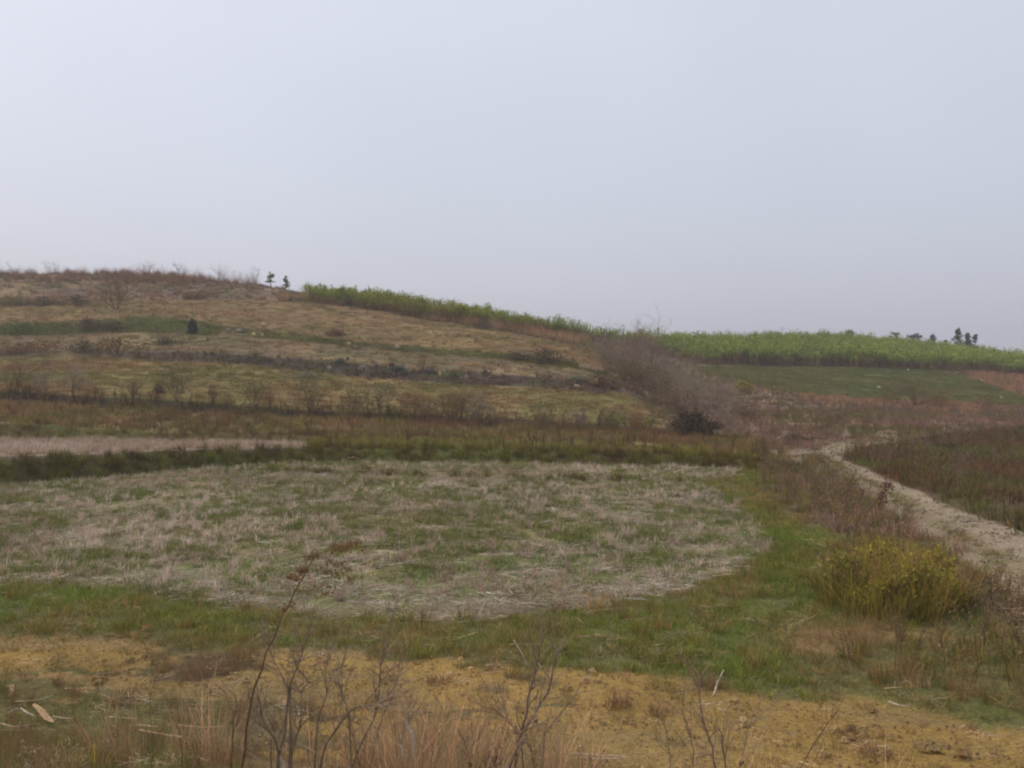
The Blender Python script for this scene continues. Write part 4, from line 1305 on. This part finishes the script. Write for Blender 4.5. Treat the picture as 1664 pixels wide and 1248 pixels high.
for n_, (x, yb, H, lf, ex, lab) in enumerate([
        (545, 1032, .34, 'grass_olive', 'grass_tan', 'dark olive tussock on the verge behind the tall leaning reed'),
        (232, 985, .40, 'grass_olive', 'grass_tan', 'brown-green tussock at the near edge of the paddy at left'),
        (900, 1032, .36, 'grass_olive', 'grass_tan', 'dense dark tussock on the verge below the middle of the paddy'),
        (755, 1008, .3, 'grass_olive', 'grass_gold', 'small yellow-green tussock at the near edge of the paddy'),
        (1190, 972, .28, 'grass_tan', 'grass_olive', 'dry tan tussock at the lower right corner of the paddy'),
        (1230, 968, .30, 'grass_tan', 'grass_olive', 'dry tan tussock between the paddy corner and the big grass clump'),
        (712, 1110, .12, 'grass_red', 'grass_tan', 'reddish dead weed tuft on the yellow track left of middle'),
        (1005, 1148, .22, 'grass_red', 'grass_tan', 'reddish dead weed tuft on the yellow track right of middle'),
        (1072, 1160, .14, 'grass_red', 'grass_tan', 'tiny dark red weed on the yellow track near the tall bare stems'),
        (1078, 1118, .16, 'grass_olive', 'grass_gold', 'small yellow-green tuft at the far edge of the yellow track'),
        (1150, 1118, .28, 'grass_red', 'grass_tan', 'brown weed tuft at the far edge of the yellow track'),
        (1425, 1230, .12, 'grass_red', 'grass_tan', 'small dark dead tuft at the right of the yellow track'),
        (1385, 1196, .09, 'grass_red', 'grass_tan', 'tiny dark tuft on the right part of the yellow track'),
        (905, 995, .26, 'grass_red', 'grass_red', 'dark red seedling cluster at the near edge of the paddy')]):
    o = make_tussock(670 + n_, 90, .20 if lf != 'grass_red' else .15, (H * .2, H * 1.1), lf, ex, (.2, 1.5), .006)
    place(o, ground_at(x, yb), 1.0, n_, lab, 'grass tussock')


# ------------------------------------------------------------------ foreground stems, drawn from the photograph and set on the bank
def stem_tube(pxs, dd, r0, r1, dd1=None, root_px=None):
    """pixels of one stem -> points in the world; the foot is run down to the ground"""
    n = len(pxs)
    pts = [px_point(x, y, dd + ((dd1 or dd) - dd) * i / max(n - 1, 1)) for i, (x, y) in enumerate(pxs)]
    g = z_xy(pts[0][0], pts[0][1])
    if pts[0][2] > g: pts.insert(0, np.array((pts[0][0] - .2 * (pts[1][0] - pts[0][0]), pts[0][1], g - .03)))
    # refine with slight crookedness
    out_ = [tuple(pts[0])]
    rg_ = random.Random(int(pxs[0][0] * 7 + pxs[-1][1]))
    for a_, b_ in zip(pts[:-1], pts[1:]):
        L = float(np.linalg.norm(b_ - a_))
        m_ = (a_ + b_) / 2 + np.array([rg_.gauss(0, .02 * L + .002) for _ in range(3)])
        out_ += [tuple(m_), tuple(b_)]
    k = len(out_)
    return out_, [r0 + (r1 - r0) * i / (k - 1) for i in range(k)]


def fg_shrub(name, label, stems, bark, twig, r=.009, seed=1, cat='shrub', kids=7, tw_len=.24, foot=None):
    rng = random.Random(seed)
    base = np.array(foot)
    root = empty(name, base)
    for pxs, d0, d1, rr in stems:
        pts, rad = stem_tube(pxs, d0, rr, rr * .35, d1)
        loc = [tuple(np.array(p) - base) for p in pts]
        mb = MB()
        mb.tube(loc, rad, 5, (1, 1, 1))
        s = mb.obj('stem', MATS[bark], root)
        tw = MB()
        total = len(loc)
        for _ in range(kids):
            i = rng.randint(max(1, total // 3), total - 2)
            q = rng.random()
            b_ = tuple(loc[i][k] * (1 - q) + loc[i + 1][k] * q for k in range(3))
            d_ = tuple(loc[i + 1][k] - loc[i][k] for k in range(3))
            l = math.sqrt(sum(c * c for c in d_)) or 1
            s3 = rnd_dir(rng)
            a = rng.uniform(.4, 1.0)
            d_ = tuple(d_[k] / l * math.cos(a) + s3[k] * math.sin(a) for k in range(3))
            o_ = []
            branches(rng, b_, d_, tw_len * rng.uniform(.5, 1.3), rr * .42, 1, 2, (0, 3), o_, .2, .08)
            for p_, ra, lv in o_: tw.tube(p_, [max(v, .0011) for v in ra], 3, vcol(rng, .8, 1.2, .04))
        if tw.v: tw.obj('twigs', MATS[twig], s)
    return tag(root, label, cat)


fg_shrub('bare_shrub', 'dark many-stemmed bare shrub at the bottom left of middle, right of the leaning reed', [
    ([(450, 1250), (448, 1205), (424, 1161), (418, 1130)], 6.3, 6.2, .011),
    ([(452, 1230), (466, 1151), (471, 1113), (486, 1075), (497, 1042)], 6.3, 6.1, .011),
    ([(469, 1118), (455, 1092), (440, 1062), (432, 1030)], 6.2, 6.3, .006),
    ([(472, 1114), (488, 1126), (501, 1108), (484, 1086), (470, 1060)], 6.2, 6.0, .006),
    ([(473, 1235), (488, 1176), (490, 1122)], 6.3, 6.4, .010),
    ([(511, 1248), (516, 1166), (531, 1126), (529, 1090), (534, 1060)], 6.4, 6.5, .008),
    ([(520, 1250), (531, 1207), (567, 1156), (577, 1149), (612, 1144), (640, 1130)], 6.4, 6.2, .010),
    ([(567, 1156), (556, 1126), (551, 1103), (556, 1076)], 6.3, 6.4, .007),
    ([(440, 1200), (425, 1190), (415, 1180)], 6.3, 6.4, .006)],
    'bark_dark', 'twig_dark', seed=701, kids=17, foot=at_d(470, 6.3))
fg_shrub('bare_shrub', 'slim bare shrub with upright stems behind the reddish grass at the bottom', [
    ([(570, 1250), (607, 1169), (615, 1139), (617, 1103), (620, 1070), (627, 1050)], 6.6, 6.5, .009),
    ([(600, 1250), (615, 1182), (637, 1134), (647, 1103), (652, 1085)], 6.6, 6.8, .008),
    ([(588, 1250), (575, 1200), (560, 1175)], 6.6, 6.5, .006),
    ([(640, 1250), (655, 1190), (690, 1140)], 6.7, 6.9, .006)],
    'bark_dark', 'twig_dark', seed=702, kids=17, foot=at_d(595, 6.6))
fg_shrub('bare_shrub', 'grey forked bare shrub at the bottom middle, right of the reddish grass', [
    ([(828, 1245), (846, 1194), (856, 1161), (866, 1108), (876, 1070), (875, 1048)], 6.4, 6.2, .011),
    ([(842, 1204), (866, 1166), (891, 1126), (901, 1073), (905, 1058)], 6.4, 6.5, .009),
    ([(880, 1250), (886, 1192), (926, 1141), (957, 1091)], 6.5, 6.7, .006),
    ([(846, 1194), (822, 1168), (800, 1150)], 6.4, 6.4, .006),
    ([(870, 1250), (862, 1215), (845, 1190)], 6.4, 6.3, .005)],
    'bark_grey', 'twig_dark', seed=703, kids=17, foot=at_d(835, 6.4))
fg_shrub('bare_shrub', 'thin dark bare shrub at the bottom, two thirds across the yellow track', [
    ([(1163, 1250), (1158, 1215), (1143, 1171), (1136, 1126), (1133, 1108)], 6.3, 6.4, .009),
    ([(1180, 1250), (1172, 1190), (1145, 1165)], 6.3, 6.3, .006),
    ([(1125, 1250), (1120, 1190), (1105, 1150)], 6.4, 6.5, .006),
    ([(1200, 1250), (1215, 1180), (1250, 1150)], 6.4, 6.6, .006),
    ([(1090, 1250), (1085, 1200), (1078, 1170)], 6.4, 6.5, .005)],
    'bark_dark', 'twig_dark', seed=704, kids=17, foot=at_d(1160, 6.3))
fg_shrub('bare_shrub', 'single slanting twig pair over the right part of the yellow track', [
    ([(1300, 1250), (1325, 1205), (1345, 1175), (1366, 1150)], 6.0, 6.1, .005),
    ([(1318, 1250), (1330, 1225), (1338, 1200)], 6.0, 6.1, .004)],
    'bark_brown', 'twig_brown', seed=705, kids=3, foot=at_d(1303, 6.0))
fg_shrub('bare_shrub', 'thin brown weed stems at the bottom left, left of the leaning reed', [
    ([(245, 1250), (250, 1205), (243, 1160), (252, 1100)], 6.6, 6.8, .004),
    ([(375, 1250), (378, 1190), (384, 1150), (380, 1125)], 6.2, 6.3, .006),
    ([(295, 1250), (292, 1200), (284, 1170)], 6.5, 6.6, .004)],
    'bark_brown', 'twig_brown', seed=706, kids=4, foot=at_d(300, 6.4))
# weeds in front of the road
for n_, (pxs, dd, rr, lab) in enumerate([
        ([(1452, 1092), (1456, 1060), (1457, 1030), (1450, 1000)], None, .008, 'upright dark weed stem below the big grass clump'),
        ([(1532, 1098), (1535, 1070), (1528, 1040), (1541, 1012)], None, .009, 'dark forked weed stem right of the upright one at lower right'),
        ([(1640, 1120), (1636, 1085), (1628, 1050), (1632, 1020)], None, .008, 'tall brown weed stem near the right edge'),
        ([(1480, 925), (1530, 875), (1570, 850), (1585, 840)], None, .006, 'slanting bare weed stem crossing the farm road'),
        ([(1462, 925), (1490, 895), (1500, 870)], None, .006, 'short slanting weed stem in front of the farm road')]):
    b = ground_at(*pxs[0])
    fg_shrub('weed_stem', lab, [(pxs, b[1], b[1], rr)], 'bark_brown', 'twig_brown', seed=720 + n_, cat='weed', kids=9, tw_len=.35, foot=b)

# leaning reed with the rusty plume
rg = random.Random(731)
b = at_d(392, 5.9)
root = empty('leaning_reed', b)
pts, rad = stem_tube([(392, 1252), (400, 1185), (412, 1120), (432, 1060), (455, 1008), (478, 962), (500, 925), (520, 900), (545, 884)], 5.9, .0085, .002, 6.1)
loc = [tuple(np.array(p) - b) for p in pts]
mb = MB()
mb.tube(loc, rad, 5, (1, 1, 1))
st = mb.obj('stem', MATS['bark_brown'], root)
tw, lf = MB(), MB()
for (tx, ty), (ax, ay) in zip([(578, 880), (585, 878), (565, 920), (572, 940), (485, 925), (470, 935), (545, 955), (535, 965), (500, 905), (590, 890), (480, 985), (460, 990)],
                              [(530, 893), (520, 900), (515, 905), (505, 918), (500, 925), (490, 942), (488, 946), (480, 960), (520, 898), (535, 890), (470, 978), (466, 985)]):
    p0, p1 = px_point(ax, ay, 6.07) - b, px_point(tx, ty, 6.07 + rg.uniform(-.12, .12)) - b
    m_ = (p0 + p1) / 2 + np.array((0, rg.gauss(0, .01), .015))
    tw.tube([tuple(p0), tuple(m_), tuple(p1)], [.0022, .0016, .0009], 3, (1, 1, 1))
    big = 110 if ty < 945 else 50
    for _ in range(big):
        t = rg.uniform(.25, 1.08)
        p = p0 + (p1 - p0) * t
        lf.leaf((p[0] + rg.gauss(0, .012), p[1] + rg.gauss(0, .016), p[2] + rg.gauss(0, .012) - .006), rnd_dir(rg), rg.uniform(.008, .024), vcol(rg, .7, 1.3, .1), rg)
tw.obj('twigs', MATS['twig_rust'], st)
lf.obj('plume', MATS['rust_leaf'], root)
tag(root, 'tall leaning dark reed with a rusty orange plume in front of the paddy', 'reed')

# brown plume reed before the road
b = ground_at(1425, 845)
root = empty('plume_reed', b)
pts, rad = stem_tube([(1425, 845), (1428, 825), (1434, 805), (1445, 788)], b[1], .012, .006, b[1])
mb = MB()
mb.tube([tuple(np.array(p) - b) for p in pts], rad, 4, (1, 1, 1))
mb.obj('stem', MATS['bark_brown'], root)
lf = MB()
for _ in range(260):
    t = rg.random()
    p = px_point(1432 + 12 * t + rg.gauss(0, 5), 812 - 28 * t + rg.gauss(0, 5), b[1]) - b
    lf.leaf((p[0], p[1] + rg.gauss(0, .05), p[2]), rnd_dir(rg), rg.uniform(.03, .07), vcol(rg, .7, 1.2, .08), rg)
lf.obj('plume', MATS['leaf_red'], root)
tag(root, 'dark brown plumed reed standing against the pale farm road', 'reed')

# pale straw stalks standing up
for n_, (pxs, dd, lab) in enumerate([
        ([(858, 1082), (848, 1062), (835, 1040)], None, 'pale broken straw leaning on the far edge of the yellow track'),
        ([(1159, 1130), (1166, 1108), (1176, 1088)], None, 'pale short stalk leaning at the far edge of the track beside the brown tuft')]):
    b = ground_at(*pxs[0])
    pts, rad = stem_tube(pxs, b[1], .012, .007, b[1])
    mb = MB()
    mb.tube([tuple(np.array(p) - b) for p in pts], rad, 4, (1, 1, 1))
    o = mb.obj('straw_stalk', MATS['bleached'])
    o.location = b
    tag(o, lab, 'stalk')
for n_, (pxs, dd, lab) in enumerate([([(674, 1225), (669, 1191), (660, 1168)], 6.5, 'pale bent dead leaf sticking up from the reddish grass'),
                                     ([(662, 1250), (655, 1225), (649, 1208)], 6.4, 'lower pale dead leaf curling in the reddish grass'),
                                     ([(462, 1250), (457, 1235), (455, 1222)], 6.4, 'pale dead leaf at the foot of the dark bare shrub')]):
    pts, rad = stem_tube(pxs, dd, .004, .004, dd)
    b = np.array(pts[0])
    mb = MB()
    n = len(pts)
    mb.strip([tuple(np.array(p) - b) for p in pts], [.004 + .012 * math.sin(math.pi * i / (n - 1)) for i in range(n)], (.8, .5, .2), (1, 1, 1))
    o = mb.obj('dead_leaf', MATS['bleached'])
    o.location = b
    tag(o, lab, 'leaf')

# ------------------------------------------------------------------ dry stalks lying on the ground
for n_, (pxs, rr, mt, lab) in enumerate([
        ([(106, 1127), (130, 1127), (154, 1127)], .013, 'straw', 'thick straight pale stalk lying highest of the stalks at lower left'),
        ([(25, 1148), (61, 1146), (86, 1137)], .009, 'bleached', 'bent grey-white stalk lying left of the thick straight one'),
        ([(12, 1168), (22, 1162), (30, 1160)], .011, 'bleached', 'short white stalk at the left edge beside the leaf strips'),
        ([(34, 1160), (44, 1167), (57, 1173)], .013, 'bleached', 'short pale curved stalk just left of the broad strip'),
        ([(86, 1172), (100, 1175), (117, 1176)], .008, 'bleached', 'thin whitish stalk just right of the broad strip'),
        ([(0, 1184), (12, 1187), (25, 1190)], .009, 'straw', 'thin tan stalk touching the left edge of the picture'),
        ([(24, 1192), (38, 1188), (52, 1186)], .010, 'bleached', 'grey stalk lying below the broad strip'),
        ([(106, 1152), (116, 1150), (126, 1149)], .008, 'straw', 'short pink stalk below the thick straight one'),
        ([(161, 1135), (180, 1142), (200, 1150)], .007, 'cane_dry', 'thin brown slanting stalk right of the thick straight one'),
        ([(150, 1150), (160, 1157), (170, 1162)], .006, 'cane_dry', 'short brown slanting stalk below the thin slanting one'),
        ([(177, 1173), (200, 1175), (222, 1176)], .008, 'straw', 'pinkish stalk in the weeds left of the long pair'),
        ([(221, 1186), (238, 1188), (256, 1190)], .009, 'straw', 'upper short stalk of the long pink pair'),
        ([(225, 1195), (262, 1202), (295, 1207), (327, 1211)], .011, 'straw', 'longest pink stalk lying at lower left before the reed'),
        ([(290, 1187), (328, 1191), (350, 1190), (370, 1187)], .010, 'straw', 'curved tan stalk reaching towards the foot of the reed'),
        ([(109, 1206), (111, 1212), (113, 1220)], .014, 'straw', 'stubby upright pale stalk end near the bottom left'),
        ([(743, 1117), (753, 1114), (764, 1113)], .009, 'bleached', 'small white stalk on the yellow track right of the reddish tuft'),
        ([(786, 1100), (800, 1100), (814, 1097)], .009, 'straw', 'tan curved stalk on the far side of the yellow track'),
        ([(911, 1232), (965, 1236), (1018, 1239)], .010, 'bleached', 'long whitish stalk lying at the bottom middle of the track'),
        ([(930, 1241), (970, 1242), (1010, 1242)], .008, 'bleached', 'second whitish stalk lying against the long one at the bottom'),
        ([(1444, 1148), (1460, 1154), (1478, 1155)], .010, 'bleached', 'pale bent stalk at the right edge between track and weeds'),
        ([(1437, 1126), (1450, 1125), (1464, 1124)], .008, 'straw', 'thin straw stalk lying in the weeds at lower right'),
        ([(1062, 1055), (1074, 1053), (1084, 1052)], .008, 'straw', 'thin pale stalk in the green verge left of the dry patch'),
        ([(566, 747), (574, 746), (583, 748)], .035, 'straw', 'pale broken stick at the foot of the paddy bank')]):
    P3 = [ground_at(x, y) for x, y in pxs]
    b = P3[0].copy()
    b[2] = z_xy(b[0], b[1])
    mb = MB()
    pl = []
    for i, p in enumerate(P3):
        pl.append((p[0] - b[0], p[1] - b[1], z_xy(p[0], p[1]) - b[2] + rr + .045))
    rr *= .68
    mb.tube(pl, [rr] * (len(pl) - 1) + [rr * .7], 5, (1, 1, 1))
    o = mb.obj('dry_stalk', MATS[mt])
    o.location = b
    tag(o, lab, 'stalk', 'dry stalks lying on the ground')
# broad strips of leaf sheath
for n_, (pxs, wd, lab) in enumerate([
        ([(54, 1153), (66, 1166), (76, 1176), (87, 1186)], .032, 'broad tan strip of dry cane leaf lying at lower left'),
        ([(10, 1122), (19, 1126), (19, 1134), (13, 1142)], .03, 'curled pale bark-like strip at the left edge')]):
    P3 = [ground_at(x, y) for x, y in pxs]
    b = P3[0].copy()
    mb = MB()
    pl = [(p[0] - b[0], p[1] - b[1], z_xy(p[0], p[1]) - b[2] + .06 + .02 * (i % 2)) for i, p in enumerate(P3)]
    mb.strip(pl, [wd * .5, wd, wd, wd * .4], (.75, .2, .5), (1, 1, 1))
    mb.strip([(p[0], p[1] + .012, p[2] - .012) for p in pl], [wd * .5, wd, wd, wd * .4], (.5, -.2, -.6), (.9, .9, .9))
    o = mb.obj('dry_leaf_strip', MATS['cane_dry'])
    o.location = b
    tag(o, lab, 'leaf')

# ------------------------------------------------------------------ stones on the terrace banks


def make_stone(rng, w_, h_):
    mb = MB()
    rings, seg = 4, 9
    for i in range(rings + 1):
        ph = math.pi / 2 * i / rings
        for s in range(seg):
            a = 6.283 * s / seg
            k = 1 + rng.gauss(0, .10)
            mb.v.append((w_ / 2 * math.cos(ph) * math.cos(a) * k, w_ * .36 * math.cos(ph) * math.sin(a) * k, h_ * math.sin(ph) * (1 + rng.gauss(0, .08)) - (.05 if i == 0 else 0)))
            mb.c.append((1, 1, 1))
    for i in range(rings):
        for s in range(seg):
            s2 = (s + 1) % seg
            mb.f.append((i * seg + s, i * seg + s2, (i + 1) * seg + s2, (i + 1) * seg + s))
    return mb


for n_, (x, y, w_, h_, mt, lab) in enumerate([
        (371, 537, 10, 4, 'stone_grey', 'grey stone at the left end of the stone line under the green strip'),
        (388, 538, 14, 4, 'stone_grey', 'wide flat stone second in the line under the green strip'),
        (412, 544, 8, 4, 'stone_yellow', 'yellowish stone at the right of the line under the green strip'),
        (426, 545, 7, 4, 'stone', 'small pale stone last in the line under the green strip'),
        (428, 527, 9, 3, 'stone_yellow', 'flat pale stone lying on the orange terrace above the strip'),
        (566, 560, 9, 5, 'stone_yellow', 'yellowish stone below the brown mound of the green strip'),
        (577, 564, 7, 4, 'stone_grey', 'dark small stone right of the yellowish one'),
        (645, 565, 9, 5, 'stone', 'pale stone in the dark hollow of the green strip'),
        (535, 600, 11, 6, 'stone_grey', 'grey stone at the left end of the stony bank'),
        (590, 601, 14, 7, 'stone_grey', 'largest grey stone of the stony bank'),
        (665, 603, 6, 4, 'stone', 'pale stone right of the dark grey-green bush'),
        (699, 604, 11, 6, 'stone_grey', 'grey stone in the middle of the stony bank'),
        (715, 608, 7, 4, 'stone_yellow', 'ochre stone below the middle of the stony bank'),
        (758, 612, 5, 3, 'stone', 'small pale stone right of the green bush on the stony bank'),
        (937, 630, 12, 5, 'stone', 'pale flat stone at the right end of the lowest terrace'),
        (1476, 602, 6, 3, 'stone', 'white speck of stone at the foot of the right-hand cane'),
        (1428, 630, 8, 3, 'stone', 'pale stone lying in the green field'),
        (1627, 647, 6, 3, 'stone', 'small pale stone at the right end of the green field'),
        (1258, 630, 6, 3, 'stone', 'pale stone at the lower left corner of the green field'),
        (765, 668, 8, 4, 'stone', 'whitish stone on the dark bank between the saplings'),
        (981, 822, 7, 5, 'stone_grey', 'dark clod alone in the right half of the big paddy')]):
    b = ground_at(x, y + 1)
    k = b[1] / F
    o = make_stone(random.Random(800 + n_), w_ * k, h_ * k + .05).obj('stone', MATS[mt])
    o.location = b
    o.rotation_euler = (0, 0, n_ * .7 if n_ % 3 == 0 else 0)
    tag(o, lab, 'stone', 'stones on the terraces')

# ------------------------------------------------------------------ the hazy air
hz = bpy.data.materials.new('hazy_air')
hz.use_nodes = True
t = hz.node_tree
t.nodes.clear()
o_ = t.nodes.new('ShaderNodeOutputMaterial')
v = t.nodes.new('ShaderNodeVolumePrincipled')
v.inputs['Color'].default_value = (.90, .92, .97, 1)
v.inputs['Density'].default_value = .0008
v.inputs['Anisotropy'].default_value = .3
t.links.new(v.outputs[0], o_.inputs['Volume'])
bx = [(x, y, z) for x in (-1700, 1700) for y in (-30, 1410) for z in (float(Z.min()) - 1.5, 24.0)]
o = mesh_obj('haze', bx, [(0, 1, 3, 2), (4, 6, 7, 5), (0, 4, 5, 1), (2, 3, 7, 6), (0, 2, 6, 4), (1, 5, 7, 3)], hz)
tag(o, 'thin pale haze in the air over the fields', 'haze', kind='stuff')
